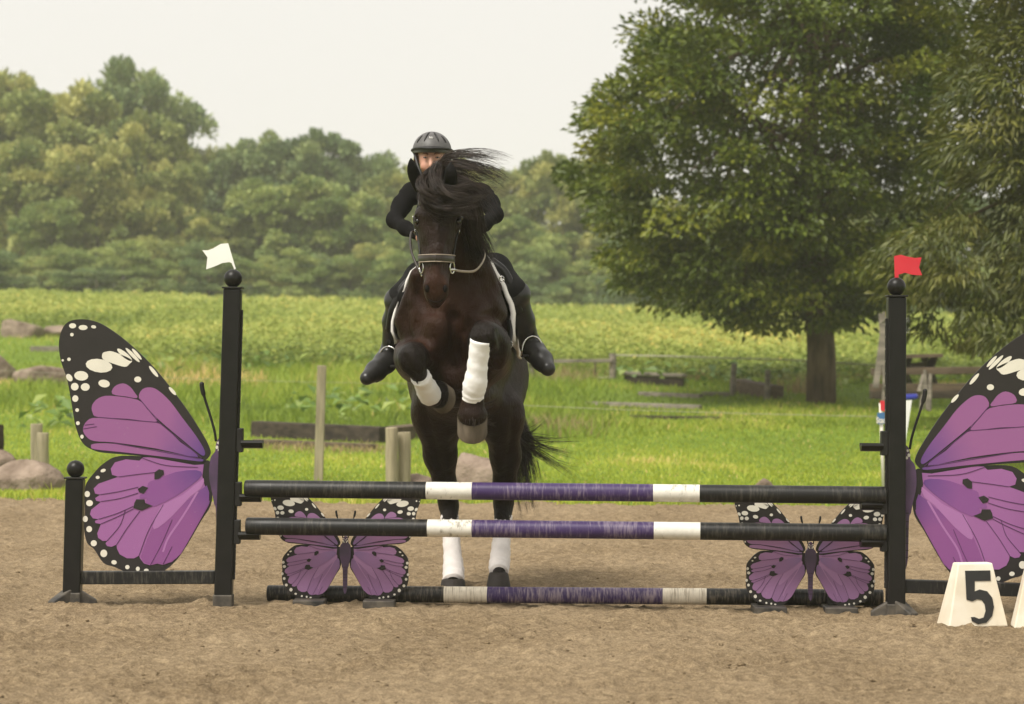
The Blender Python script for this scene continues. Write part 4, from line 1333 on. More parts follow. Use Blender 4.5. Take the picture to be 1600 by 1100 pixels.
# muscle and skin relief, pressed along the surface normal
def stroke_dist(px_, py_, l):
    l = np.asarray(l, float)
    best = np.full(len(px_), 1e9)
    for (ax_, ay), (bx, by) in zip(l, l[1:]):
        dx, dy = bx - ax_, by - ay
        t_ = np.clip(((px_ - ax_) * dx + (py_ - ay) * dy) / (dx * dx + dy * dy + 1e-9), 0, 1)
        best = np.minimum(best, np.hypot(px_ - ax_ - t_ * dx, py_ - ay - t_ * dy))
    return best
STROKES = [  # polyline in the breast's front view, half width, height, depth range
    ([(710, 482), (712, 520), (714, 566)], 9, -0.026, 12.0, 12.6),
    ([(684, 505), (686, 535)], 22, 0.012, 12.0, 12.6), ([(742, 498), (738, 530)], 22, 0.012, 12.0, 12.6),
    ([(652, 462), (672, 486), (708, 494)], 8, -0.014, 12.0, 12.6), ([(712, 494), (738, 478), (768, 448)], 8, -0.012, 12.0, 12.6),
    ([(700, 476), (722, 487), (748, 503)], 8, 0.016, 12.0, 12.6),
    ([(640, 450), (630, 490), (636, 522)], 8, -0.016, 12.0, 12.7), ([(784, 440), (800, 480), (797, 512)], 8, -0.016, 12.0, 12.7),
    ([(621, 532), (640, 522), (664, 530), (676, 556)], 6, -0.020, 12.05, 12.7), ([(726, 520), (740, 496), (770, 490), (796, 508)], 6, -0.020, 12.02, 12.7),
    ([(752, 420), (766, 455), (784, 490)], 12, 0.012, 12.1, 12.8),
    ([(734, 398), (741, 436), (730, 470)], 7, -0.012, 12.1, 12.7), ([(648, 430), (640, 470)], 8, 0.010, 12.1, 12.7),
    ([(668, 580), (690, 612), (712, 622)], 9, -0.018, 12.0, 12.8), ([(760, 572), (742, 610), (716, 624)], 9, -0.018, 12.0, 12.8),
    ([(660, 640), (676, 690), (690, 745)], 8, -0.014, 12.8, 13.6), ([(806, 640), (800, 690), (792, 745)], 8, -0.014, 12.8, 13.6),
    ([(700, 680), (698, 730)], 7, 0.010, 12.8, 13.6), ([(774, 690), (780, 735)], 7, 0.010, 12.8, 13.6),
    ([(664, 380), (669, 424)], 5, -0.008, 11.7, 12.05), ([(701, 380), (695, 424)], 5, -0.008, 11.7, 12.05),
    ([(672, 352), (676, 378)], 5, -0.006, 11.7, 12.05), ([(694, 352), (690, 378)], 5, -0.006, 11.7, 12.05),
    ([(683, 352), (682.5, 432)], 6, 0.005, 11.7, 12.05), ([(657, 333), (668, 336)], 5, 0.006, 11.7, 12.1), ([(709, 333), (698, 336)], 5, 0.006, 11.7, 12.1),
    ([(632, 556), (640, 580), (652, 590)], 5, -0.010, 11.8, 12.1), ([(655, 548), (662, 566)], 5, -0.008, 11.8, 12.1),
    ([(738, 516), (748, 512), (764, 516)], 4, -0.007, 11.7, 12.0), ([(778, 520), (786, 545), (780, 565)], 6, -0.014, 11.8, 12.4), ([(770, 515), (774, 545)], 6, 0.008, 11.8, 12.2)]
co = np.empty(len(hm.vertices) * 3, np.float32)
hm.vertices.foreach_get('co', co)
co = co.reshape(-1, 3).astype(float)
nm_ = np.array([v.normal for v in hm.vertices])
rel = co - CAM
spx = 800 + F * (rel @ RT) / co[:, 1]
spy = 560 - F * (rel @ UP) / co[:, 1]
dsp = np.zeros(len(co))
for l, w_, h_, ya, yb in STROKES:
    dsp += h_ * np.exp(-(stroke_dist(spx, spy, l) / w_) ** 2) * ((co[:, 1] > ya) & (co[:, 1] < yb) & (nm_[:, 1] < 0.1))
dsp += 0.0022 * fbm(co[:, 0] * 24 + co[:, 1] * 9, co[:, 2] * 24, 77, 3)
co = co + nm_ * dsp[:, None]
hm.vertices.foreach_set('co', co.astype(np.float32).ravel())
hm.update()
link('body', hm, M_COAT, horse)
BV = BVHTree.FromPolygons([v.co.copy() for v in hm.vertices], [tuple(p.vertices) for p in hm.polygons])
for sx in (-1, 1):
    MB().add(*ball(P(684 + sx * 31.5, 346, 11.958), (0.015, 0.019, 0.016))).build('eye', M_EYE, horse, smooth=True)
    # lids
    c_ = P(684 + sx * 31.5, 346, 11.955)
    MB().tube([c_ + np.array((sx * 0.010, dy, 0.016 - abs(dy) * .5)) for dy in np.linspace(-.024, .024, 7)], [.003, .005, .006, .006, .006, .005, .003], 8).build('eyelid', M_COAT, horse, smooth=True)

M_NOST = mat('muzzle_shade', (0.006, 0.004, 0.004), 0.7, 0.2, 9, 0.1, bmp=0)
for sx in (-1, 1):
    MB().add(*ball(P(681.5 + sx * 14.0, 451, 11.838), (0.0115, 0.016, 0.0185), 14, 10)).build('nostril_shade', M_NOST, horse, smooth=True)  # near-black plugs stand in for the shade inside the nostrils
MB().tube(spline(Pm((667, 466, 11.865), (674, 470.5, 11.842), (681, 472, 11.838), (688, 470.5, 11.842), (695, 466, 11.865)), 4), 0.0022, 6).build('mouth_line', M_NOST, horse, smooth=True)

def ear(base, mid, tip, w):
    pts = spline([P(*base), P(*mid), P(*tip)], 6)
    n = len(pts)
    pp = np.linspace(0, 1, n)
    prof = np.interp(pp, [0, .2, .4, .6, .78, .92, 1], [.70, .9, 1.0, .95, .72, .36, .05])
    seg = 20
    v, f = [], []
    for i, p in enumerate(pts):
        r_ = w * prof[i]
        dish = 0.16 * min(1, pp[i] * 4) * min(1, (1 - pp[i]) * 6)
        for j in range(seg):
            a = 2 * math.pi * j / seg
            yy = math.sin(a) * 0.8
            if yy < 0: yy = yy + dish * math.sin(a) ** 2 * 1.7
            v.append(p + np.array((math.cos(a) * r_, yy * r_, 0)))
    for i in range(n - 1):
        for j in range(seg):
            k = (j + 1) % seg
            f.append((i * seg + j, i * seg + k, (i + 1) * seg + k, (i + 1) * seg + j))
    f.append([(n - 1) * seg + j for j in range(seg)])
    return v, f
M_EARB = mat('black_ear', (0.006, 0.005, 0.005), 0.6, 0.3, 20, 0.1, bmp=0.2)
MB().add(*ear((656, 300, 12.02), (647, 273, 11.97), (642, 247, 11.94), px2(10.2, 12))).build('ear', M_EARB, horse, smooth=True)
MB().add(*ear((703, 302, 11.90), (704, 276, 11.835), (704, 253, 11.825), px2(10.2, 12))).build('ear', M_EARB, horse, smooth=True)

# bandages: wound tubes over the cannons
def wrap(pts, rad, mt_, turns=7):
    q = spline(pts, 8)
    n = len(q)
    rr_ = np.interp(np.linspace(0, 1, n), np.linspace(0, 1, len(rad)), rad)
    v, f = tube(q, list(rr_), 24, True)
    v = [Vector(p) for p in v]
    for i in range(n):
        for j in range(24):
            k = i * 24 + j
            ph = (turns * i / n + j / 24.0) % 1.0
            amp = 0.0042 * (1 - ph) + 0.0012 * math.sin(j * 2.1 + i * 1.3)
            c_ = Vector(q[i])
            v[k] = v[k] + (v[k] - c_).normalized() * amp
    return MB().add(v, f).build('leg_bandage', mt_, horse, smooth=True)
Pm = lambda *l: [P(*q) for q in l]
wrap(Pm((657, 588, 11.985), (664, 602, 12.06), (672, 617, 12.14), (675, 623, 12.17)), [0.046, 0.044, 0.052, 0.050, 0.030], M_WRAP, 4)
wrap(Pm((752, 531, 11.872), (747, 562, 11.90), (744, 590, 11.925), (740, 612, 11.955), (739, 624, 11.97)), [0.050, 0.045, 0.046, 0.055, 0.049, 0.047], M_WRAP, 6)
wrap(Pm((702, 808, 13.335), (704.5, 835, 13.27), (707, 865, 13.20), (708.5, 890, 13.14), (708.5, 908, 13.085)), [0.045, 0.042, 0.044, 0.053, 0.053], M_WRAPD, 7)
wrap(Pm((786, 807, 13.335), (784, 835, 13.27), (782, 865, 13.20), (780, 884, 13.15), (779.5, 894, 13.10)), [0.045, 0.042, 0.049, 0.052, 0.046], M_WRAPD, 7)
# velcro end and a corner sticking out of the bandage
MB().hexa([tuple(p) for p in Pm((757, 541, 11.845), (765, 541, 11.868), (765, 541, 11.874), (757, 541, 11.851), (757, 549, 11.845), (762, 551, 11.868), (762, 551, 11.874), (757, 549, 11.851))]).build('bandage_end', M_WRAP, horse)
MB().hexa([tuple(p) for p in Pm((650, 597, 11.965), (653, 601, 11.965), (653, 601, 11.99), (650, 597, 11.99), (650, 593, 11.965), (653, 596, 11.965), (653, 596, 11.99), (650, 593, 11.99))]).build('bandage_tab', M_BLACK, horse)

# hooves: a wall that flares from the coronet to the ground, toe towards `toe`
def hoof(c, axis, toe, h, r0, r1, mt_):
    ax_ = Vector(axis).normalized()
    to = Vector(toe)
    to = (to - ax_ * to.dot(ax_)).normalized()
    sd_ = ax_.cross(to)
    v, f = [], []
    seg = 24
    rows = [(-.10, .86), (0.0, 1.0), (.12, 1.02), (.5, 1.0), (.93, 1.0), (1.0, .96)]
    for tt, sc in rows:
        r_ = r0 + (r1 - r0) * max(0, tt)
        for j in range(seg):
            a = 2 * math.pi * j / seg
            fwd = math.cos(a)
            x = r_ * sc * fwd * (1.08 if fwd > 0 else 0.9) + h * tt * 0.45
            y = r_ * sc * math.sin(a)
            drop = h * tt - (0.012 * (fwd < -.5)) * (tt > .4)
            v.append(Vector(c) + ax_ * drop + to * (x - h * 0.2) + sd_ * y)
    for i in range(len(rows) - 1):
        for j in range(seg):
            k = (j + 1) % seg
            f.append((i * seg + j, i * seg + k, (i + 1) * seg + k, (i + 1) * seg + j))
    f.append(list(range(seg))[::-1])
    f.append([(len(rows) - 1) * seg + j for j in range(seg)])
    return MB().add(v, f).build('hoof', mt_, horse, smooth=True)
hoof(P(738, 652, 11.985), (0.0, 0.62, -0.78), (0, -1, -.3), 0.084, 0.069, 0.071, M_HOOF)
hoof(P(684, 617, 12.235), (0.55, 0.82, -0.12), (.3, -.3, -1), 0.045, 0.066, 0.072, M_HOOF)
MB().add(*ball(P(683.5, 616.5, 12.225), (0.064, 0.05, 0.068), 20, 14)).build('coronet', M_COAT, horse, smooth=True)
hoof(P(708, 906, 13.08), (0, -0.05, -1), (0, -1, 0), 0.055, 0.058, 0.068, M_HOOFD)
hoof(P(779, 897, 13.08), (0, -0.05, -1), (0, -1, 0), 0.085, 0.050, 0.066, M_HOOFD)

# ---- hair: tapered strands blown along guide curves
def strands(name, guides, n, jit, r0, parent, seed, clump=10, mt_=None, ends=0.5):
    """guides: list of polylines of points; strands lie between neighbouring guides"""
    r = np.random.default_rng(seed)
    G = np.array([spline(g, 5)[np.linspace(0, 5 * (len(g) - 1), 14).astype(int)] for g in guides])
    V, Fq = [], []
    m_ = 14
    s = np.linspace(0, 1, m_)
    for k in range(n):
        c = k // clump
        rc = np.random.default_rng(seed * 1000 + c)
        u = rc.random() * (len(G) - 1)
        i = min(int(u), len(G) - 2)
        p = G[i] * (1 - (u - i)) + G[i + 1] * (u - i)
        off = rc.normal(0, jit, 3)
        wav = rc.normal(0, jit * 0.8, 3)
        L = rc.uniform(0.72, 1.08) * r.uniform(0.9, 1.05)
        ss = np.clip(s * L, 0, 1.0)
        p = np.stack([np.interp(ss, s, p[:, d_]) for d_ in range(3)], -1)
        p = p + off * (0.5 + 1.0 * s[:, None]) + wav * np.sin(s * rc.uniform(3, 8) + rc.uniform(0, 6))[:, None] * s[:, None]
        spread = r.normal(0, jit * 0.38, 3)
        p = p + spread * (1.0 - 0.55 * s[:, None] + ends * s[:, None] ** 3)
        p = p + r.normal(0, jit * 0.06, (m_, 3)) * s[:, None]
        rad = r0 * r.uniform(.6, 1.3) * (1 - 0.88 * s ** 1.6)
        tg = np.gradient(p, axis=0)
        tg = tg / np.linalg.norm(tg, axis=1)[:, None]
        a_ = np.cross(tg, r.normal(size=3))
        a_ = a_ / np.linalg.norm(a_, axis=1)[:, None]
        b_ = np.cross(tg, a_)
        base = len(V) * m_ * 3
        ring = [p + rad[:, None] * (a_ * math.cos(q) + b_ * math.sin(q)) for q in (0, 2.094, 4.189)]
        V.append(np.stack(ring, 1).reshape(-1, 3))
        ii = np.arange(m_ - 1)[:, None] * 3
        for j in range(3):
            jj = (j + 1) % 3
            Fq.append(base + np.concatenate([ii + j, ii + jj, ii + 3 + jj, ii + 3 + j], 1))
    me = mesh_np(name, np.concatenate(V), np.concatenate(Fq), smooth=True)
    return link(name, me, mt_ or M_HAIR, parent)

def g(*l): return np.array([P(*q) for q in l])
# forelock: swept over the forehead and blown to the right
strands('forelock', [g((676, 272, 11.99), (660, 290, 11.925), (662, 312, 11.895), (685, 326, 11.885), (712, 322, 11.88), (744, 306, 11.87)),
                     g((680, 268, 11.99), (668, 284, 11.92), (672, 302, 11.885), (695, 314, 11.875), (718, 310, 11.87), (748, 294, 11.86)),
                     g((688, 262, 12.0), (684, 280, 11.92), (694, 298, 11.88), (714, 306, 11.87), (732, 306, 11.87), (754, 322, 11.88)),
                     g((674, 276, 11.99), (652, 300, 11.94), (650, 322, 11.91), (668, 334, 11.89), (700, 334, 11.88), (726, 324, 11.88))],
        640, 0.023, 0.0017, horse, 31, clump=16)
strands('forelock', [g((682, 266, 12.06), (694, 245, 12.02), (722, 243, 11.98), (755, 248, 11.95), (792, 256, 11.93)),
                     g((684, 264, 12.05), (700, 251, 11.99), (728, 252, 11.96), (758, 258, 11.93), (790, 272, 11.91)),
                     g((686, 264, 12.04), (706, 257, 11.97), (732, 262, 11.94), (760, 274, 11.93), (790, 292, 11.91)),
                     g((690, 268, 12.03), (712, 270, 11.96), (736, 280, 11.94), (758, 292, 11.94), (778, 308, 11.93))],
        340, 0.019, 0.0014, horse, 32, clump=10)
# mane: thick on the near side of the crest, falling to the right
strands('mane', [g((690, 268, 12.12), (714, 268, 12.06), (736, 285, 12.05), (748, 310, 12.08), (744, 340, 12.12), (752, 368, 12.16)),
                 g((694, 280, 12.14), (722, 290, 12.10), (738, 325, 12.12), (742, 355, 12.16), (755, 385, 12.20), (757, 410, 12.2)),
                 g((700, 300, 12.18), (724, 318, 12.16), (735, 352, 12.18), (742, 380, 12.2), (754, 402, 12.22), (752, 418, 12.22)),
                 g((704, 320, 12.22), (722, 340, 12.20), (728, 365, 12.22), (736, 390, 12.24), (746, 408, 12.25), (757, 398, 12.26))],
        1050, 0.020, 0.0018, horse, 33, clump=18)
strands('mane', [g((700, 290, 12.16), (728, 300, 12.10), (752, 308, 12.08), (768, 330, 12.08)),
                 g((698, 280, 12.16), (722, 280, 12.08), (748, 290, 12.06), (762, 312, 12.06)),
                 g((702, 305, 12.18), (724, 325, 12.14), (742, 335, 12.12), (760, 348, 12.12))],
        240, 0.015, 0.0012, horse, 34)
strands('mane', [g((690, 262, 12.05), (716, 246, 11.98), (748, 244, 11.95), (790, 250, 11.92)), g((694, 268, 12.05), (722, 272, 11.98), (752, 290, 11.95), (782, 292, 11.92)), g((700, 285, 12.1), (735, 300, 12.02), (752, 325, 12.0), (764, 352, 12.0)), g((705, 300, 12.1), (735, 330, 12.05), (748, 370, 12.05), (766, 402, 12.1))],
        90, 0.022, 0.0009, horse, 40, clump=3, ends=1.2)
# tail
strands('tail', [g((750, 545, 13.80), (790, 620, 13.84), (808, 690, 13.78), (818, 745, 13.72), (838, 800, 13.66)),
                 g((752, 545, 13.80), (792, 620, 13.84), (812, 680, 13.78), (824, 735, 13.72), (830, 790, 13.66)),
                 g((748, 545, 13.80), (784, 625, 13.84), (800, 700, 13.80), (808, 750, 13.74), (822, 785, 13.68))],
        620, 0.022, 0.0022, horse, 35)
strands('tail', [g((752, 550, 13.8), (800, 640, 13.82), (822, 690, 13.7), (858, 706, 13.62), (905, 728, 13.55)),
                 g((752, 550, 13.8), (800, 635, 13.82), (820, 680, 13.7), (860, 692, 13.62), (910, 696, 13.55)),
                 g((752, 550, 13.8), (798, 640, 13.82), (818, 695, 13.7), (850, 718, 13.62), (885, 745, 13.55))],
        170, 0.020, 0.0024, horse, 36, ends=1.0)
strands('tail', [g((752, 550, 13.8), (796, 630, 13.82), (818, 668, 13.7), (846, 655, 13.62), (878, 640, 13.55)),
                 g((752, 550, 13.8), (796, 635, 13.82), (818, 674, 13.7), (850, 668, 13.62), (885, 682, 13.55))],
        44, 0.014, 0.0019, horse, 37, ends=1.0)
# feather at the fetlock
strands('feather', [g((745, 632, 12.02), (756, 634, 12.03), (766, 630, 12.03), (772, 622, 12.03)),
                    g((746, 640, 12.02), (756, 644, 12.03), (764, 646, 12.03), (770, 640, 12.03)),
                    g((742, 648, 12.03), (752, 656, 12.05), (760, 660, 12.05), (766, 662, 12.05))],
        160, 0.008, 0.0014, horse, 38)
strands('feather', [g((725, 640, 11.96), (726, 650, 11.945), (727, 660, 11.94)), g((738, 640, 11.94), (738, 654, 11.92), (738, 668, 11.915)), g((752, 640, 11.96), (750, 650, 11.945), (749, 660, 11.94))],
        260, 0.006, 0.0018, horse, 39, ends=.2)
# ================================================================== TACK
M_LEATHER = mat('black_leather', (0.014, 0.0125, 0.0115), 0.4, 0.35, 16, 0.25, bmp=0.15, bscale=140, bdist=0.002)
M_BROWNL = mat('dark_brown_leather', (0.028, 0.019, 0.014), 0.42, 0.35, 16, 0.45, bmp=0.1)
M_PALEL = mat('pale_leather_edge', (0.34, 0.28, 0.22), 0.5, 0.25, 30, 0.4, bmp=0.05)
M_PAD = mat('white_saddle_cloth', (0.74, 0.71, 0.67), 0.9, 0.12, 14, 0.15, bmp=0.4, bscale=60)
M_METAL = mat('polished_steel', (0.62, 0.60, 0.57), 0.22, 0.2, 20, 0.5, metal=1.0, bmp=0)

def ray(o, d):
    h_ = BV.ray_cast(Vector(o), Vector(d).normalized())
    return h_[0]
def girth_shell(name, mt_, parent, y0, y1, a0, a1, off, ny=14, na=26, axis_px=(710, 505), edge=None, th=0.010, slant=0.0, flare=0.0):
    """a sheet lying over the horse's back between two distances and two angles from straight up"""
    v, f = [], []
    for i in range(ny + 1):
        for j in range(na + 1):
            a = math.radians(a0 + (a1 - a0) * j / na)
            Y = y0 + (y1 - y0) * i / ny + slant * (abs(a0 + (a1 - a0) * j / na) / 90.0)
            if edge: Y = edge(Y, i / ny, a)
            o = P(axis_px[0] + (Y - 12.7) * 8, axis_px[1] + (Y - 12.7) * 40, Y)
            d = Vector((math.sin(a), 0, math.cos(a)))
            hit = BV.ray_cast(Vector(o) + d * 1.2, -d)[0]
            hit = hit if hit is not None else Vector(o) + d * .3
            ad = abs(math.degrees(a))
            v.append(hit + d * (off + flare * sstep(30, 100, ad) * (0.55 if a > 0 else 0.5) * (1 - 0.6 * i / ny)))
    for i in range(ny):
        for j in range(na):
            k = i * (na + 1) + j
            f.append((k, k + 1, k + na + 2, k + na + 1))
    ob = MB().add(v, f).build(name, mt_, parent, smooth=True)
    so = ob.modifiers.new('thick', 'SOLIDIFY')
    so.thickness = th
    so.offset = 0
    return ob

pad = girth_shell('saddle_pad', M_PAD, None, 12.60, 13.22, -112, 112, 0.016, axis_px=(709, 500), th=0.012, slant=-0.02, flare=0.028)
_pv = [v.co.copy() for v in pad.data.vertices][:27]
for sl_, r_b in ((slice(0, 12), 0.0075), (slice(15, 27), 0.0135)):
    MB().tube([tuple(v) for v in _pv[sl_]], r_b, 8).build('binding', M_PAD, pad, smooth=True)
tag(pad, 'white saddle cloth under the black saddle on the horse’s back', 'saddle pad')
saddle = thing('saddle', 'black leather saddle with stirrups on the horse’s back', 'saddle', P(719, 470, 12.8))
for a0, a1 in ((-100, -28), (28, 100)):
    girth_shell('flap', M_LEATHER, saddle, 12.70, 13.08, a0, a1, 0.036, 10, 14, th=0.012)
ss = Fig((-0.55, 12.5, 1.5), (0.06, 13.35, 1.95), 0.011)
hp_ = [P(717, 396, 12.66), P(718, 420, 12.80), P(719, 425, 12.95), P(720, 412, 13.10)]
for k, p in enumerate(hp_): pass
ss.S.chain(hp_, [0.055, 0.075, 0.10, 0.075], 0.05)
ss.S.chain([P(694, 420, 12.66), P(719, 404, 12.64), P(744, 420, 12.66)], [.035, .04, .035], 0.04)
ss.S.chain([P(685, 420, 13.12), P(720, 402, 13.16), P(755, 420, 13.12)], [.03, .035, .03], 0.04)
link('seat', ss.S.mesh('seat', 2), M_LEATHER, saddle)
# knee rolls and the curved flap edge
MB().tube(spline(Pm((648, 432, 12.62), (628, 452, 12.60), (614, 485, 12.60), (609, 515, 12.66)), 6), px2(7, 12.6), 10).build('knee_roll', M_LEATHER, saddle, smooth=True)
MB().tube(spline(Pm((768, 408, 12.66), (788, 425, 12.62), (802, 455, 12.60), (812, 490, 12.64)), 6), px2(7, 12.6), 10).build('knee_roll', M_LEATHER, saddle, smooth=True)
def strap(pts, w, th, n=6):
    q = spline(pts, n)
    mb = MB()
    v, f = tube(q, [(w / 2, th / 2)] * len(q), 8)
    return mb.add(v, f)
# girth straps and buckles on the image-right side
gs = strap(Pm((795, 500, 12.56), (798, 520, 12.54), (794, 545, 12.50), (782, 565, 12.46)), 0.022, 0.010).build('girth_strap', M_LEATHER, saddle, smooth=True)
gs2 = strap(Pm((788, 562, 12.44), (775, 580, 12.40), (760, 592, 12.34)), 0.022, 0.010).build('girth_strap', M_LEATHER, saddle, smooth=True)
for q in ((797, 538, 12.505), (791, 548, 12.485)):
    c_ = P(*q)
    MB().tube([c_ + np.array((0.012 * math.cos(a), -0.006, 0.016 * math.sin(a))) for a in np.linspace(0, 2 * math.pi, 13)], 0.0022, 6).build('buckle', M_METAL, gs, smooth=True)
c_ = P(784, 436, 12.50)
MB().tube([c_ + np.array((0.011 * math.cos(a), -0.01, 0.013 * math.sin(a))) for a in np.linspace(0, 2 * math.pi, 13)], 0.003, 6).build('saddle_ring', M_METAL, saddle, smooth=True)

# bridle: straps laid on the head by casting on to its surface
bridle = thing('bridle', 'dark leather bridle with padded noseband and reins on the horse’s head', 'bridle', P(683, 405, 11.88))
def head_ring(row, Yc, off, tilt=0.0, a0=0, a1=360, n=40, px=682.5):
    out_ = []
    for k in range(n + 1):
        a = math.radians(a0 + (a1 - a0) * k / n)
        d = Vector((math.sin(a), -math.cos(a), 0))
        o = Vector(P(px, row + tilt * math.cos(a), Yc))
        h_ = BV.ray_cast(o + d * (0.115 + 0.10 * max(0, math.cos(a))), -d)[0]
        if h_ is None or (h_ - o).dot(d) < .03: h_ = o + d * 0.08
        out_.append(h_ + d * off)
    return out_
def band(pts, h_, th, closed=True):
    v, f = [], []
    n = len(pts)
    cen = sum((Vector(p) for p in pts), Vector()) / n
    prof = [(-.5, -.6), (-.5, .6), (-.3, 1.0), (.3, 1.0), (.5, .6), (.5, -.6)]
    for p in pts:
        d = Vector(p) - cen
        d.z = 0
        d.normalize()
        for z, o in prof: v.append(Vector(p) + Vector((0, 0, z * h_)) + d * (o * th / 2))
    m_ = len(prof)
    for i in range(n - 1):
        for j in range(m_):
            k = (j + 1) % m_
            f.append((i * m_ + j, (i + 1) * m_ + j, (i + 1) * m_ + k, i * m_ + k))
    return MB().add(v, f)
rg = head_ring(405, 11.98, 0.006)
nb = band(rg, 0.036, 0.024).build('noseband', M_BROWNL, bridle, smooth=True)
for rw in (399.6, 410.4):
    q = head_ring(rw, 11.98, 0.0165)
    MB().tube(q, 0.0026, 6, False).build('noseband_piping', M_PALEL, nb, smooth=True)
band(head_ring(318, 12.02, 0.006, a0=-100, a1=100), 0.022, 0.008).build('browband', M_BROWNL, bridle, smooth=True)
for sx in (-1, 1):
    pts = []
    for row, Y in ((300, 12.04), (320, 12.03), (345, 12.035), (370, 12.01), (395, 11.975), (415, 11.955)):
        o = P(682.5, row, Y)
        h_ = BV.ray_cast(Vector(o) + Vector((sx * .3, 0, 0)), Vector((-sx, 0, 0)))[0]
        pts.append((h_ if h_ is not None else Vector(o) + Vector((sx * .09, 0, 0))) + Vector((sx * .006, -0.004, 0)))
    ck = strap(pts, 0.010, 0.016).build('cheekpiece', M_LEATHER, bridle, smooth=True)
    for fr in (0.38, 0.55):
        q = Vector(spline(pts, 6)[int(30 * fr)])
        MB().tube([q + Vector((sx * .006, -.006 + 0.008 * math.cos(a), 0.010 * math.sin(a))) for a in np.linspace(0, 2 * math.pi, 13)], 0.0018, 6).build('buckle', M_METAL, ck, smooth=True)
    q = P(682.5 + sx * 22.5 - (0 if sx > 0 else 0), 418, 11.935)
    bit = MB().tube([q + np.array((sx * (.004 + .010 * math.cos(a)), -0.008 + 0.014 * math.cos(a), 0.028 * math.sin(a))) for a in np.linspace(0, 2 * math.pi, 19)], 0.0042, 8).build('bit_ring', M_METAL, bridle, smooth=True)
rl = MB().tube(spline(Pm((659, 428, 11.925), (650, 412, 11.97), (642, 388, 12.05), (643, 362, 12.2), (655, 370, 12.36)), 8), [(0.0062, 0.003)] * 33, 6)
rl.build('rein', M_BROWNL, bridle, smooth=True)
rr_ = MB().tube(spline(Pm((706, 421, 11.93), (722, 424, 11.98), (742, 423, 12.03), (755, 408, 12.10), (757, 392, 12.2), (742, 374, 12.36)), 8), [(0.0062, 0.003)] * 41, 6)
rr_.build('rein', M_PALEL, bridle, smooth=True)
MB().tube(Pm((703, 421, 11.925), (712, 422, 11.945)), 0.007, 8).build('rein_buckle', M_METAL, bridle, smooth=True)
strap(Pm((656, 420, 11.945), (660, 432, 11.93)), 0.012, 0.012).build('rein_buckle', M_METAL, bridle, smooth=True)

# ================================================================== RIDER
M_SKIN = mat('skin', (0.50, 0.285, 0.205), 0.5, 0.15, 9, 0.3, second=(0.45, 0.215, 0.15), bmp=0.05)
M_JACKET = mat('black_jersey', (0.0085, 0.0078, 0.008), 0.85, 0.3, 12, 0.08, bmp=0.3, bdist=0.006, bscale=16)
M_BREECH = mat('black_breeches', (0.011, 0.0105, 0.0105), 0.8, 0.3, 12, 0.1, bmp=0.25, bdist=0.005, bscale=20)
M_BOOT = mat('black_boot_leather', (0.02, 0.019, 0.0185), 0.33, 0.3, 14, 0.38, bmp=0.15, bscale=40)
M_HELM = mat('grey_helmet_shell', (0.105, 0.100, 0.098), 0.5, 0.2, 40, 0.4, bmp=0.08, bscale=150)
M_HELMD = mat('black_helmet_trim', (0.014, 0.013, 0.013), 0.5, 0.2, 20, 0.35, bmp=0.05)
M_RHAIR = mat('auburn_hair', (0.11, 0.043, 0.022), 0.5, 0.4, 20, 0.35, bmp=0)
person = thing('person', 'rider in black clothes and grey helmet leaning forward behind the horse’s neck', 'person', P(717, 430, 12.9))

TORSO = [(718, 425, 12.93, 42), (714, 385, 12.88, 36), (708, 340, 12.80, 37), (700, 308, 12.75, 40)]
ARM_L = [(642, 301, 12.76, 14), (627, 322, 12.70, 12), (616, 344, 12.62, 9.5), (634, 357, 12.52, 8.5), (655, 368, 12.42, 7)]
ARM_R = [(754, 303, 12.76, 14), (766, 319, 12.70, 12), (774, 336, 12.62, 9.5), (757, 350, 12.52, 8.5), (742, 364, 12.42, 7)]
THIGH_L = [(696, 425, 12.95, 28), (660, 436, 12.80, 24), (627, 464, 12.64, 18)]
THIGH_R = [(740, 422, 12.95, 28), (772, 424, 12.80, 24), (801, 452, 12.64, 18)]
CALF_L = [(625, 467, 12.64, 16), (616, 502, 12.72, 14.5), (611, 545, 12.80, 11)]
CALF_R = [(804, 456, 12.64, 16), (817, 500, 12.72, 14.5), (828, 535, 12.80, 11.5)]
FOOT_L = [(610, 552, 12.80, 13.5), (602, 566, 12.76, 15), (587, 580, 12.68, 13.5), (573, 591, 12.60, 8.5)]
FOOT_R = [(829, 540, 12.80, 13.5), (835, 549, 12.76, 15), (847, 563, 12.68, 14), (856, 576, 12.60, 9.5)]
HEAD = (675, 246, 12.70)
rf = Fig((-0.78, 12.15, 1.0), (0.24, 13.15, 2.36), 0.0085)
rf.chain(TORSO, 0.05, ((0, 1, 0), 1.35))
rf.cone((649, 301, 12.76, 14), (747, 303, 12.76, 14), 0.05)
rf.cone((690, 300, 12.75, 20), (679, 270, 12.74, 16), 0.04)
for l in (ARM_L, ARM_R, THIGH_L, THIGH_R, CALF_L, CALF_R, FOOT_L, FOOT_R): rf.chain(l, 0.03)
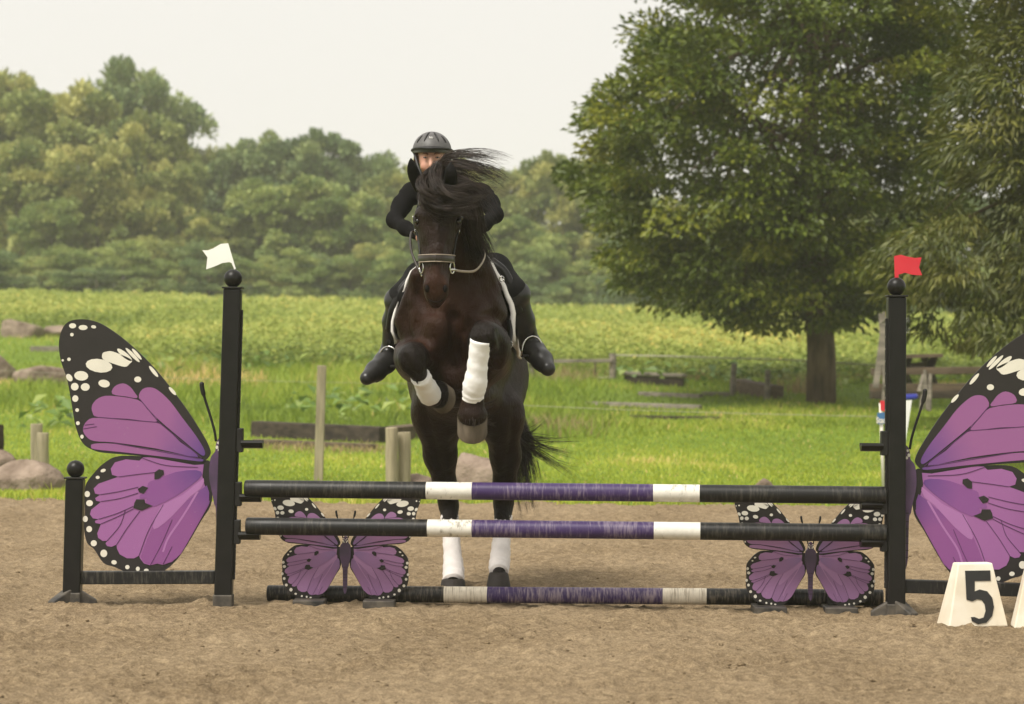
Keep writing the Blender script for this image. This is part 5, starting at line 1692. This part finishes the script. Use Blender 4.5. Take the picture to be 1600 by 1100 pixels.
# head and face
rf.ell((675, 236, 12.73), (0.074, 0.092, 0.090), 0.02)
rf.ell((674, 256, 12.68), (0.055, 0.062, 0.072), 0.03)
rf.ell((674, 276, 12.655), (0.026, 0.024, 0.022), 0.02)
rf.cone((673.5, 246, 12.618, 2.5), (673, 258, 12.600, 3.6), 0.012)
rf.ell((672.8, 260, 12.600), (0.014, 0.012, 0.009), 0.008)
for sx in (-1, 1):
    rf.ell((674 + sx * 10.5, 261, 12.640), (0.020, 0.018, 0.018), 0.02)
    rf.ell((674 + sx * 9.5, 245.5, 12.606), (0.013, 0.012, 0.0085), 0.008, op='s')
    rf.ell((674 + sx * 9.5, 240, 12.618), (0.017, 0.010, 0.006), 0.012)
    rf.ell((675 + sx * 23.5, 252, 12.735), (0.010, 0.018, 0.028), 0.008)
rf.ell((673, 267.5, 12.614), (0.019, 0.008, 0.0045), 0.006)
rf.ell((673, 271, 12.616), (0.017, 0.008, 0.0045), 0.006)
# hands: palm, four curled fingers, thumb
for wr, sx in ((np.array(P(655, 370, 12.42)), 1), (np.array(P(742, 368, 12.42)), -1)):
    k0 = wr + np.array((sx * .02, -0.075, -.012))
    rf.S.cone(wr, k0, 0.026, 0.030, 0.02, 'u', ((1, 0, 0), 1.5))
    for q in range(4):
        b0 = k0 + np.array((0, -.005, 0.026 - .018 * q))
        ln = (.9, 1, .95, .8)[q]
        b1 = b0 + np.array((sx * .006, -.036 * ln, -.004))
        b2 = b1 + np.array((sx * .028 * ln, -.006, -.002))
        b3 = b2 + np.array((sx * .004, .026 * ln, 0))
        rf.S.chain([b0, b1, b2, b3], [.0095, .009, .0085, .0075], 0.004)
    rf.S.chain([wr + np.array((sx * .012, -.03, .018)), k0 + np.array((sx * .022, .005, .032)), k0 + np.array((sx * .024, -.03, .034))], [.012, .0105, .009], 0.008)
link('body', rf.S.mesh('body', 1), M_SKIN, person)

def garment(name, mt_, h_, lo, hi, fn):
    q = Fig(lo, hi, h_)
    fn(q)
    return link(name, q.S.mesh(name, 1), mt_, person)
G = 0.006
def jacket(q):
    q.chain(TORSO, 0.05, ((0, 1, 0), 1.35), G)
    q.cone((649, 301, 12.76, 14), (747, 303, 12.76, 14), 0.05, None, G)
    q.cone((690, 298, 12.75, 19), (682, 282, 12.74, 17), 0.03, None, G)
    for l in (ARM_L, ARM_R):
        q.chain(l, 0.03, None, G)
        for k, (i_, fr) in enumerate(((1, .3), (1, .8), (2, .4), (2, .9), (3, .5))):      # folds of the sleeve
            a_, b_ = np.array(l[i_ - 1]), np.array(l[i_])
            c_ = a_ + (b_ - a_) * fr
            q.ell((c_[0], c_[1], c_[2]), (px2(c_[3], 12.6) + .010, px2(c_[3], 12.6) + .006, 0.012), 0.012, ry=35 if l is ARM_L else -35)
    q.cone((716, 418, 12.92, 50), (716, 432, 12.92, 53), 0.03, ((0, 1, 0), 1.3), .006)
garment('jacket', M_JACKET, 0.0085, (-0.70, 12.3, 1.45), (0.05, 13.2, 2.13), jacket)
def breeches(q):
    q.cone((706, 425, 12.95, 40), (730, 424, 12.95, 40), 0.05)
    for l in (THIGH_L, THIGH_R): q.chain(l, 0.04, None, 0.008)
    for l in (CALF_L, CALF_R): q.cone(l[0], l[1], 0.03, None, 0.004)
garment('breeches', M_BREECH, 0.0085, (-0.72, 12.4, 1.2), (0.2, 13.2, 1.8), breeches)
for C_, F_, lo, hi, sx in ((CALF_L, FOOT_L, (-0.84, 12.40, .94), (-0.42, 13.05, 1.58), -1), (CALF_R, FOOT_R, (-0.12, 12.40, .98), (0.32, 13.05, 1.60), 1)):
    def boot(q):
        c0, c1, c2 = (np.array(z) for z in C_)
        st = c0 + (c1 - c0) * .15
        q.chain([tuple(st), tuple(c1), tuple(c2)], 0.02, None, 0.011)
        q.cone(tuple(c2), F_[0], 0.02, None, 0.009)
        q.chain(F_, 0.02, None, 0.008)
        q.cone((F_[1][0] + 3 * -sx, F_[1][1] + 9, F_[1][2] + .05, 8), (F_[0][0], F_[0][1] + 8, F_[0][2] + .05, 9), 0.015)
        tp = tuple(st)
        q.cone((tp[0], tp[1], tp[2], tp[3] + 3), (tp[0] + sx * 1.0, tp[1] - 2, tp[2], tp[3] + 3.5), 0.008, None, 0.011)
    bo = garment('boot', M_BOOT, 0.007, lo, hi, boot)
    so = [np.array(P(*(np.array(q[:3]) + np.array((0, q[3] * .72, 0))))) for q in F_]
    so = [so[0] * .4 + so[1] * .6, so[1], so[2], so[2] * .45 + so[3] * .55]
    MB().tube(spline(so, 5), [(0.030, 0.007)] * 14 + [(0.020, 0.005)] * 2, 10).build('sole', M_BLACKD, bo, smooth=True)

# stirrups hang from the saddle
for cx, cy, Y, sx in ((607, 572, 12.72, -1), (832, 556, 12.72, 1)):
    c_ = np.array(P(cx, cy, Y))
    arch = [c_ + np.array((0.058 * math.cos(a) * (0.75 if abs(math.cos(a)) < .3 else 1), 0.0, 0.098 * math.sin(a) ** 0.8)) for a in np.linspace(0, math.pi, 15)]
    rz_ = math.radians(22 * sx)
    arch = [c_ + np.array(((p - c_)[0] * math.cos(rz_), (p - c_)[0] * math.sin(rz_), (p - c_)[2])) for p in arch]
    st = MB().tube(arch, 0.0052, 8).build('stirrup_iron', M_METAL, saddle, smooth=True)
    MB().bar(arch[0], arch[-1], 0.035, 0.012).build('tread', M_BLACKD, st, bevel=0.002)
    strap([np.array(P(cx + 6 * -sx, cy - 70, Y)), arch[7] + np.array((0, 0, .002))], 0.026, 0.006).build('stirrup_leather', M_LEATHER, saddle, smooth=True)

# helmet
hq = Fig((-0.58, 12.48, 2.1), (-0.2, 12.95, 2.38), 0.006)
hq.ell((675, 237, 12.74), (0.098, 0.122, 0.100), 0.01)
hq.S.ell(P(675, 258, 12.74), (0.20, 0.2, 0.062), 0.004, 's')
hq.S.ell(P(675, 240, 12.735), (0.084, 0.106, 0.088), 0.006, 's')
for sx in (-1, 0, 1):
    pass
helmet = link('helmet', hq.S.mesh('helmet', 1), M_HELM, person)
hc = np.array(P(675, 237, 12.74))
def on_helmet(az, el, off=0.002):
    a, e = math.radians(az), math.radians(el)
    return hc + np.array(((0.098 + off) * math.sin(a) * math.cos(e), -(0.122 + off) * math.cos(a) * math.cos(e), (0.100 + off) * math.sin(e)))
rim = [on_helmet(az, 3 + 3 * math.cos(math.radians(az)), 0.001) for az in range(-180, 181, 10)]
MB().tube(rim, [(0.007, 0.007)] * len(rim), 8, False).build('rim', M_HELMD, helmet, smooth=True)
# short peak
v, f = [], []
for i in range(4):
    for az in range(-62, 63, 4):
        c_ = math.cos(math.radians(az * 90 / 66))
        p = on_helmet(az, 6, 0.0) + np.array((0, -0.045 * c_, -0.010 * c_)) * (i / 3)
        v.append(p)
n_ = len(range(-62, 63, 4))
for i in range(3):
    for j in range(n_ - 1): f.append((i * n_ + j, i * n_ + j + 1, (i + 1) * n_ + j + 1, (i + 1) * n_ + j))
pk = MB().add(v, f).build('peak', M_HELMD, helmet, smooth=True)
so = pk.modifiers.new('thick', 'SOLIDIFY')
so.thickness = 0.005
for az0, az1, e0, e1 in ((-24, -16, 25, 66), (24, 14, 25, 66), (-52, -44, 22, 48), (52, 44, 22, 48)):
    q = [on_helmet(az0 + (az1 - az0) * t_, e0 + (e1 - e0) * t_, 0.0005) for t_ in np.linspace(0, 1, 7)]
    MB().tube(q, [.0015, .004, .005, .005, .005, .004, .0015], 8).build('vent', M_HELMD, helmet, smooth=True)
MB().bar(on_helmet(-9, 36, .002), on_helmet(6, 36, .002), 0.006, 0.011).build('badge', M_METAL, helmet, bevel=0.002)
# chin strap
for sx in (-1, 1):
    strap([hc + np.array((sx * .086, -.035, -.01)), np.array(P(675 + sx * 21, 262, 12.665)), np.array(P(675 + sx * 11, 280, 12.645)), np.array(P(675, 284, 12.64))], 0.014, 0.005).build('chin_strap', M_HELMD, helmet, smooth=True)
for sx in (-1, 1):
    MB().add(*ball(P(674 + sx * 9.5, 246, 12.614), (0.0115, 0.008, 0.0048), 12, 8)).build('eye', mat('eye_white', (0.16, 0.11, 0.09), 0.2, .1, 4, .5, bmp=0), person, smooth=True)
    MB().add(*ball(P(674 + sx * 9.5 - .3, 246, 12.609), (0.005, 0.0045, 0.0042), 12, 8)).build('iris', M_EYE, person, smooth=True)
    strands('eyebrow', [g((674 + sx * 5, 240, 12.606), (674 + sx * 10, 238, 12.607), (674 + sx * 15, 240.5, 12.62)), g((674 + sx * 5, 241.5, 12.606), (674 + sx * 10, 239.5, 12.607), (674 + sx * 15, 241.5, 12.62))], 50, .0016, .0008, person, 50 + sx, mt_=M_RHAIR)
MB().tube(spline(Pm((666, 269.3, 12.622), (673, 269.6, 12.606), (680, 269.3, 12.622)), 4), [.001, .0016, .002, .0022, .0022, .0022, .002, .0016, .001], 6).build('lip_line', mat('lip', (.35, .11, .09), .5, .1, 4, .4, bmp=0), person, smooth=True)
for sx in (-1, 1):
    strands('hair', [g((675 + sx * 20, 232, 12.70), (675 + sx * 23, 246, 12.69), (675 + sx * 23, 262, 12.72), (677 + sx * 17, 280, 12.78)), g((675 + sx * 25, 232, 12.74), (675 + sx * 27, 248, 12.74), (675 + sx * 24, 266, 12.77), (677 + sx * 17, 284, 12.82))], 220, 0.005, 0.0012, person, 60 + sx, mt_=M_RHAIR)
# ================================================================== THINGS IN THE GRASS
M_WOOD = mat('weathered_post', (0.36, 0.31, 0.20), 0.9, 0.4, 3, 0.15, bmp=0.5, bdist=0.008, bscale=10, stretch=(9, 9, 0.8))
M_WOODG = mat('grey_timber', (0.30, 0.26, 0.21), 0.9, 0.5, 3, 0.15, bmp=0.6, bdist=0.01, bscale=8, stretch=(1, 5, 5))
M_WOODD = mat('dark_timber', (0.075, 0.058, 0.043), 0.9, 0.5, 3, 0.15, second=(0.03, 0.025, 0.02), bmp=0.6, bdist=0.01, bscale=8, stretch=(1, 5, 5))
M_WOODB = mat('brown_timber', (0.15, 0.11, 0.075), 0.9, 0.5, 3, 0.15, bmp=0.5, bdist=0.01, bscale=8, stretch=(1, 5, 5))
M_ROCK = mat('boulder_stone', (0.31, 0.24, 0.185), 0.9, 0.4, 3.5, 0.15, second=(0.13, 0.094, 0.068), bmp=1.0, bdist=0.05, bscale=9)
M_ROPE = mat('pale_rope', (0.40, 0.38, 0.27), 0.8, 0.2, 30, 0.2, bmp=0)
M_STICK = mat('white_stake', (0.80, 0.76, 0.66), 0.6, 0.1, 8, 0.3, bmp=0.05)
M_BLUE = mat('blue_print', (0.06, 0.17, 0.34), 0.5, 0.1, 8, 0.3, bmp=0)
M_BLUEP = mat('blue_plastic', (0.03, 0.04, 0.32), 0.4, 0.1, 8, 0.4, bmp=0)
M_BUCK = mat('white_plastic', (0.80, 0.79, 0.76), 0.4, 0.05, 8, 0.4, bmp=0)

def rough_pole(p, q, r0, r1, n=6, seg=12, seed=0):
    rs = random.Random(seed)
    p, q = Vector(p), Vector(q)
    pts = [p.lerp(q, k / n) + Vector((rs.uniform(-1, 1), rs.uniform(-1, 1), 0)) * r0 * .06 for k in range(n + 1)]
    rad = [r0 + (r1 - r0) * k / n for k in range(n + 1)]
    return MB().tube(pts, rad, seg)
def wooden_post(label, px, top, base, wpx, square, group, lean=0, mt_=None, name='wooden_post', y=None):
    g_ = ground_hit(px, base) if y is None else np.array((P(px, base, y)[0], y, float(tz(P(px, base, y)[0], y))))
    Y = g_[1]
    t_ = P(px + lean, top, Y)
    w = wpx * Y / F
    if square:
        mb = MB().bar(g_ - np.array((0, 0, .15)), t_, w, w * .6, (0, 1, 0))
    else:
        mb = rough_pole(g_ - np.array((0, 0, .15)), t_, w / 2, w / 2 * .96, seed=int(px))
    o = mb.build(name, mt_ or M_WOOD, None, smooth=False, bevel=0.006)
    if not square:
        o.data.polygons.foreach_set('use_smooth', [len(p.vertices) == 4 for p in o.data.polygons])
    return tag(o, label, 'post', group)
GP = 'cut wooden posts in the grass'
wooden_post('taller of two cut wooden posts left of the butterfly', 57, 662, 742, 20, False, GP)
wooden_post('shorter of two cut wooden posts left of the butterfly', 67, 676, 746, 20, False, GP, y=None)
wooden_post('tall thin square stake standing alone behind the left poles', 497, 571, 752, 14, True, GP, lean=6)
wooden_post('left one of two wooden posts beside the horse’s hind leg', 612, 668, 765, 20, False, GP, y=21.6)
wooden_post('right one of two wooden posts beside the horse’s hind leg', 632, 675, 765, 21, False, GP, y=21.7)
wooden_post('short leaning fence post right of the grassy platform', 1144, 568, 618, 9, False, GP, lean=3, mt_=M_WOODG)
wooden_post('short fence post at the right end of the low log', 1198, 578, 624, 9, False, GP, lean=2, mt_=M_WOODG)

def boulder(label, px, py, wpx, hpx, seed, base=None, name='boulder', dz=0.45):
    """px,py: middle of the foot line"""
    g_ = ground_hit(px, py) if py < 775 else np.array((*P(px, py, 20.9)[:2], 0.0))
    Y = g_[1]
    w, h_ = wpx * Y / F / 2, hpx * Y / F
    r = np.random.default_rng(seed)
    v, f = ball((0, 0, 0), 1, 40, 24)
    v = np.array(v)
    cut = norm(r.normal(size=(16, 3)))
    dist = r.uniform(.55, .92, 16)
    for n_, d_ in zip(cut, dist):
        e = v @ n_ - d_
        v = v - np.maximum(e, 0)[:, None] * n_ * .92
    v = v * (1 + 0.06 * fbm(v[:, 0] * 2 + v[:, 2], v[:, 1] * 2 - v[:, 2], seed, 3) + 0.06 * fbm(v[:, 0] * 9 + v[:, 2] * 5, v[:, 1] * 9 - v[:, 2] * 7, seed + 3, 2))[:, None]
    v = v * np.array((w * 1.12, w * .8, h_ * .80)) + g_ + np.array((0, w * .5, h_ * .25))
    return tag(MB().add(v, f).build(name, M_ROCK, None, smooth=True), label, 'rock', 'boulders in the grass')
boulder('pale pink boulder on the bank at the left edge', 30, 528, 90, 30, 1)
boulder('smaller pale boulder on the bank behind the butterfly wing tip', 92, 527, 50, 24, 2)
boulder('dark boulder cut by the left edge of the picture', -8, 594, 66, 46, 3)
boulder('long rounded grey boulder behind the left butterfly wing', 66, 606, 96, 38, 4)
boulder('flat slabby boulder by the sand at the left edge', 30, 768, 120, 46, 5)
boulder('low dark boulder in front of the left wooden posts', -10, 755, 90, 50, 15)
boulder('wedge-shaped grey boulder seen between the horse’s hind legs', 742, 772, 118, 66, 6)
boulder('small boulder beside the horse’s left hind leg', 655, 772, 60, 34, 16)
boulder('small round stone behind the top pole at right', 1190, 771, 36, 22, 7)
for k, (px, w) in enumerate(((1252, 40), (1290, 34), (1330, 44))):
    boulder('flat orange-brown stone in the grass edge under the right pole, %s' % ('left', 'middle', 'right')[k] + ' of three', px, 792, w, 9, 20 + k)

# dark trunk stub at the very left edge
g_ = ground_hit(-6, 724)
mb = rough_pole(g_ - np.array((0, 0, .1)), P(-6, 664, g_[1]), 0.085, 0.075, 8, 14, 3)
tag(mb.build('tree_stump', mat('wet_bark', (0.055, 0.036, 0.024), .9, .6, 14, .2, bmp=1, bdist=.02, bscale=22)), 'dark rough stump cut by the left edge of the picture', 'stump')

def timber(label, pts, hpx, dpt, mt_, name='squared_timber', group='timbers edging the grass', cat='beam', rows=True):
    """a squared timber lying along the ground: two foot points in the photo"""
    (ax_, ay), (bx, by) = pts
    a_, b_ = ground_hit(ax_, ay), ground_hit(bx, by)
    h_ = hpx * a_[1] / F
    up = np.array((0, 0, h_ / 2 - .02))
    o = MB().bar(a_ + up, b_ + up, dpt, h_ + .04).build(name, mt_, None, bevel=0.01)
    return tag(o, label, cat, group)
timber('long dark squared timber lying behind the tall thin stake', ((400, 682), (600, 692)), 24, 0.22, M_WOODD)
timber('second squared timber continuing behind the wooden posts', ((604, 690), (652, 684)), 22, 0.22, M_WOODB)
timber('low sunken plank in front of the long dark timber', ((398, 694), (585, 702)), 8, 0.14, M_WOODB)
timber('short weathered board on the bank between the left boulders', ((48, 549), (92, 549)), 8, 0.2, M_WOODG)
timber('low log step nearest the platform', ((1000, 618), (1096, 622)), 6, 0.14, M_WOODG)
timber('low log step left of the shade tree below the platform', ((918, 634), (1095, 640)), 7, 0.14, M_WOODG)
timber('faint sunken log step in the dark grass', ((985, 654), (1125, 656)), 5, 0.14, M_WOODD)
timber('short pale plank end beside the leaning fence post', ((1096, 618), (1140, 619)), 6, 0.12, M_WOODG)
timber('thick mossy log lying between the two short fence posts', ((1152, 612), (1212, 624)), 20, 0.25, M_WOODB)
# platform
a_ = ground_hit(978, 600); b_ = ground_hit(1070, 604)
pl = thing('jump_platform', 'low grey wooden platform half sunk in the grass beyond the horse', 'platform', (a_ + b_) / 2)
d_ = (b_ - a_)
for k in range(5):
    off_ = np.array((0, 0.30 * k, .17 + .004 * (k % 2)))
    MB().bar(a_ + off_, b_ + off_, 0.27, 0.045).build('plank', M_WOODG, pl, bevel=.006)
MB().bar(a_ + np.array((.03, -.08, .06)), b_ + np.array((-.03, -.08, .06)), 0.06, 0.15).build('front_board', M_WOODD, pl, bevel=.006)
MB().bar(a_ + np.array((.03, 1.2, .06)), b_ + np.array((-.03, 1.2, .06)), 0.06, 0.15).build('back_board', M_WOODD, pl, bevel=.006)

# rail fence and ropes
fy = ground_hit(957, 592)
fence = thing('rail_fence', 'weathered post and rail fence ending right of the rider’s boot', 'fence', fy)
for px, top, w in ((957.5, 552, 11), (830, 556, 10), (712, 552, 10)):
    b_ = np.array((P(px, 592, fy[1])[0], fy[1], float(tz(P(px, 592, fy[1])[0], fy[1]))))
    rough_pole(b_ - np.array((0, 0, .1)), P(px, top, fy[1]), w * fy[1] / F / 2, w * fy[1] / F / 2).build('post', M_WOODG, fence)
MB().bar(P(700, 566, fy[1] - .08), P(956, 563.5, fy[1] - .08), 0.05, 0.055).build('rail', M_WOODG, fence, bevel=.006)
MB().tube(spline(Pm((700, 588, fy[1] - .08), (820, 593, fy[1] - .08), (956, 590, fy[1] - .08)), 6), 0.016, 6).build('rope', M_ROPE, fence, smooth=True)
MB().bar(P(930, 562, fy[1] + .1), P(930, 600, fy[1] + .1), 0.05, 0.03).build('slat', M_WOODB, fence)
def rope(label, pts, r, n=8):
    tag(MB().tube(spline(Pm(*pts), n), r, 6, True).build('rope', M_ROPE, None, smooth=True), label, 'rope', 'ropes strung over the grass')
rope('white fence tape running from the rail fence past the shade tree', ((960, 555, fy[1]), (1060, 557, 41), (1150, 560, 40), (1250, 563, 39.5), (1370, 571, 38)), 0.012)
rope('thin pale string stretched low across the grass right of the horse', ((690, 628, 31), (830, 634, 30.6), (1000, 641, 30.2), (1200, 647, 29.6), (1380, 651, 29)), 0.0032)
rope('thin pale string stretched across the grass left of the horse', ((-40, 577, 34), (200, 588, 33.5), (450, 596, 33), (680, 600, 32.5)), 0.0022)

# the start stake
sy = 21.3
stk = thing('start_stake', 'thin white stake with a red flag and blue Start card', 'stake', P(1378, 770, sy))
MB().tube(Pm((1381, 776, sy), (1376, 630, sy)), 0.014, 8).build('stick', M_STICK, stk, smooth=True)
prism_px([(1375, 626), (1382, 626), (1389, 630), (1388, 640), (1382, 643), (1376, 641)], sy - .02, 0.006, 'pennant', M_RFLAG, stk)
card = prism_px([(1370.5, 645), (1385, 644), (1385.5, 662), (1371.5, 663)], sy - .026, 0.004, 'card', M_BLUE, stk)
def text_obj(s_, loc, h_, mt_, parent, sx=1.0):
    cu = bpy.data.curves.new('lettering', 'FONT')
    cu.body = s_
    cu.size = 1.0
    cu.extrude = 0.02
    cu.offset = 0.02
    to = bpy.data.objects.new('lettering_tmp', cu)
    COL.objects.link(to)
    bpy.context.view_layer.update()
    me = bpy.data.meshes.new_from_object(to.evaluated_get(bpy.context.evaluated_depsgraph_get()))
    co = np.array([v.co for v in me.vertices])
    bpy.data.objects.remove(to)
    lo, hi = co.min(0), co.max(0)
    k = h_ / (hi[1] - lo[1])
    for v in me.vertices:
        x, y, z = v.co
        v.co = (loc[0] + (x - (lo[0] + hi[0]) / 2) * k * sx, loc[1] - z * 0.02, loc[2] + (y - (lo[1] + hi[1]) / 2) * k)
    me.materials.clear()
    return link('lettering', me, mt_, parent)
text_obj('Start', P(1378, 656.5, sy - .030), 0.050, M_STICK, card, 0.72)

# things behind the right standard
by_ = 33.0
def bar_px(name, p, q, Y, w, h_, mt_, parent=None):
    return MB().bar(P(*p, Y), P(*q, Y), w, h_).build(name, mt_, parent, bevel=.006)
tb_ = thing('picnic_table', 'brown wooden picnic table under the narrow-leaved tree', 'table', P(1430, 612, by_))
for k in range(4): bar_px('top_plank', (1392, 557.5), (1472, 555.5), by_ + .05 + k * .19, 0.18, 0.05, M_WOODB, tb_)
for x_ in (1412, 1452):
    MB().bar(P(x_ - 10, 606, by_ + .1), P(x_ + 8, 558, by_ + .35), .09, .05).build('leg', M_WOODD, tb_)
    MB().bar(P(x_ + 10, 606, by_ + .75), P(x_ - 8, 558, by_ + .45), .09, .05).build('leg', M_WOODD, tb_)
MB().bar(P(1421, 576, by_ + .2), P(1444, 574, by_ + .2), .3, .14).build('brace_box', M_WOODD, tb_)
bar_px('seat_plank', (1362, 581), (1560, 578), by_ - .45, 0.22, 0.09, M_WOODB, tb_)
lw = thing('stacked_timbers', 'low stack of dark timbers in the grass behind the right standard', 'timbers', P(1430, 622, by_ - 1.2))
for k, (z0_, mt_) in enumerate(((617, M_WOODD), (606, M_WOODB))):
    bar_px('timber', (1360, z0_), (1530, z0_ - 1), by_ - 1.2 + .01 * k, 0.18, 0.10, mt_, lw)
fr = thing('leaning_boards', 'two weathered boards leaning together behind the red flag post', 'boards', P(1375, 605, by_ - 1.5))
for a_, b_, w in (((1368, 606), (1384, 488), .07), ((1386, 606), (1379, 490), .10), ((1380, 640), (1386, 570), .06)):
    MB().bar(P(*a_, by_ - 1.5), P(*b_, by_ - 1.4), w, .035, (0, 1, 0)).build('board', M_WOODG, fr)
br = thing('bundle_of_stakes', 'weathered stakes standing bundled beside the right antenna', 'stakes', P(1447, 635, by_ - 2))
for a_, b_ in (((1440, 640), (1446, 578)), ((1450, 640), (1445, 580)), ((1452, 642), (1454, 584)), ((1437, 612), (1443, 585))):
    MB().tube(Pm((*a_, by_ - 2), (*b_, by_ - 1.95)), [.03, .022], 7).build('stake', M_WOODG, br)
prism_px([(1412, 497), (1420, 495), (1421, 516), (1418, 521), (1412, 521)], by_ - 2.2, .05, 'sign_board', M_BUCK, None)
tag(bpy.context.scene.objects['sign_board'], 'small blank white board beside the right post below the red flag', 'board')
o = MB().hexa([tuple(p) for p in Pm((1408, 626, 30.0), (1434, 624, 30.0), (1434, 622, 30.3), (1408, 624, 30.3), (1408, 618, 30.0), (1434, 616.5, 30.0), (1434, 615, 30.3), (1408, 616, 30.3))]).build('trough', M_BLUEP, None, bevel=.02)
tag(o, 'blue plastic tub in the grass behind the right standard', 'tub')
o = prism_px([(1407, 626), (1425, 625), (1415, 690), (1411, 712), (1408, 712)], 22.0, .04, 'white_pennant_board', M_BUCK, None)
tag(o, 'narrow tapering white board standing behind the right standard', 'board')

# dry stalks around the log and below the crop
M_DRY = leaf_mat('dry_stalk', [(0.0, (0.20, 0.14, 0.07)), (0.5, (0.34, 0.25, 0.12)), (1.0, (0.42, 0.34, 0.17))], .2, .8, .1)
n_ = 2600
spots = [(1230, 588, 60), (1330, 590, 60), (1090, 590, 30), (880, 596, 40), (760, 690, 30), (860, 680, 60), (560, 704, 40), (460, 702, 60), (290, 585, 60), (1250, 612, 30)]
cs = []
for k in range(n_):
    px, py, sp = spots[k % len(spots)]
    cs.append((px + rng.normal(0, sp * .6), py + rng.normal(0, 3)))
cs = np.array([ground_hit(a, b_) for a, b_ in cs[:700]])
cs = np.repeat(cs, 4, 0) + rng.normal(0, .12, (len(cs) * 4, 3)) * np.array((1, 1, 0))
cs[:, 2] = tz(cs[:, 0], cs[:, 1])
hh = np.repeat(np.array([.09 if (k % len(spots)) in (6, 7) else .30 for k in range(700)]), 4)
V, Ft = blades(cs, rng.uniform(.3, 1.1, len(cs)) * hh, rng.uniform(.008, .014, len(cs)), rng.normal(0, .4, (len(cs), 2)))
tag(link('dry_stalks', mesh_np('dry_stalks', V, Ft, tint=np.repeat(rng.random(len(cs)), 3)), M_DRY), 'tufts of dry straw-coloured stalks in the grass', 'grass', kind='stuff')
# ================================================================== HAZE
m = bpy.data.materials.new('haze')
m.use_nodes = True
m.node_tree.nodes.clear()
o_ = m.node_tree.nodes.new('ShaderNodeOutputMaterial')
v_ = m.node_tree.nodes.new('ShaderNodeVolumePrincipled')
v_.inputs['Color'].default_value = (0.98, 0.95, 0.86, 1)
v_.inputs['Density'].default_value = 0.0009
m.node_tree.links.new(v_.outputs[0], o_.inputs['Volume'])
mb = MB().box((-245, -35, -1.2), (245, 305, 22))
tag(mb.build('haze', m), 'thin pale haze hanging over the field and wood', 'haze', kind='stuff')
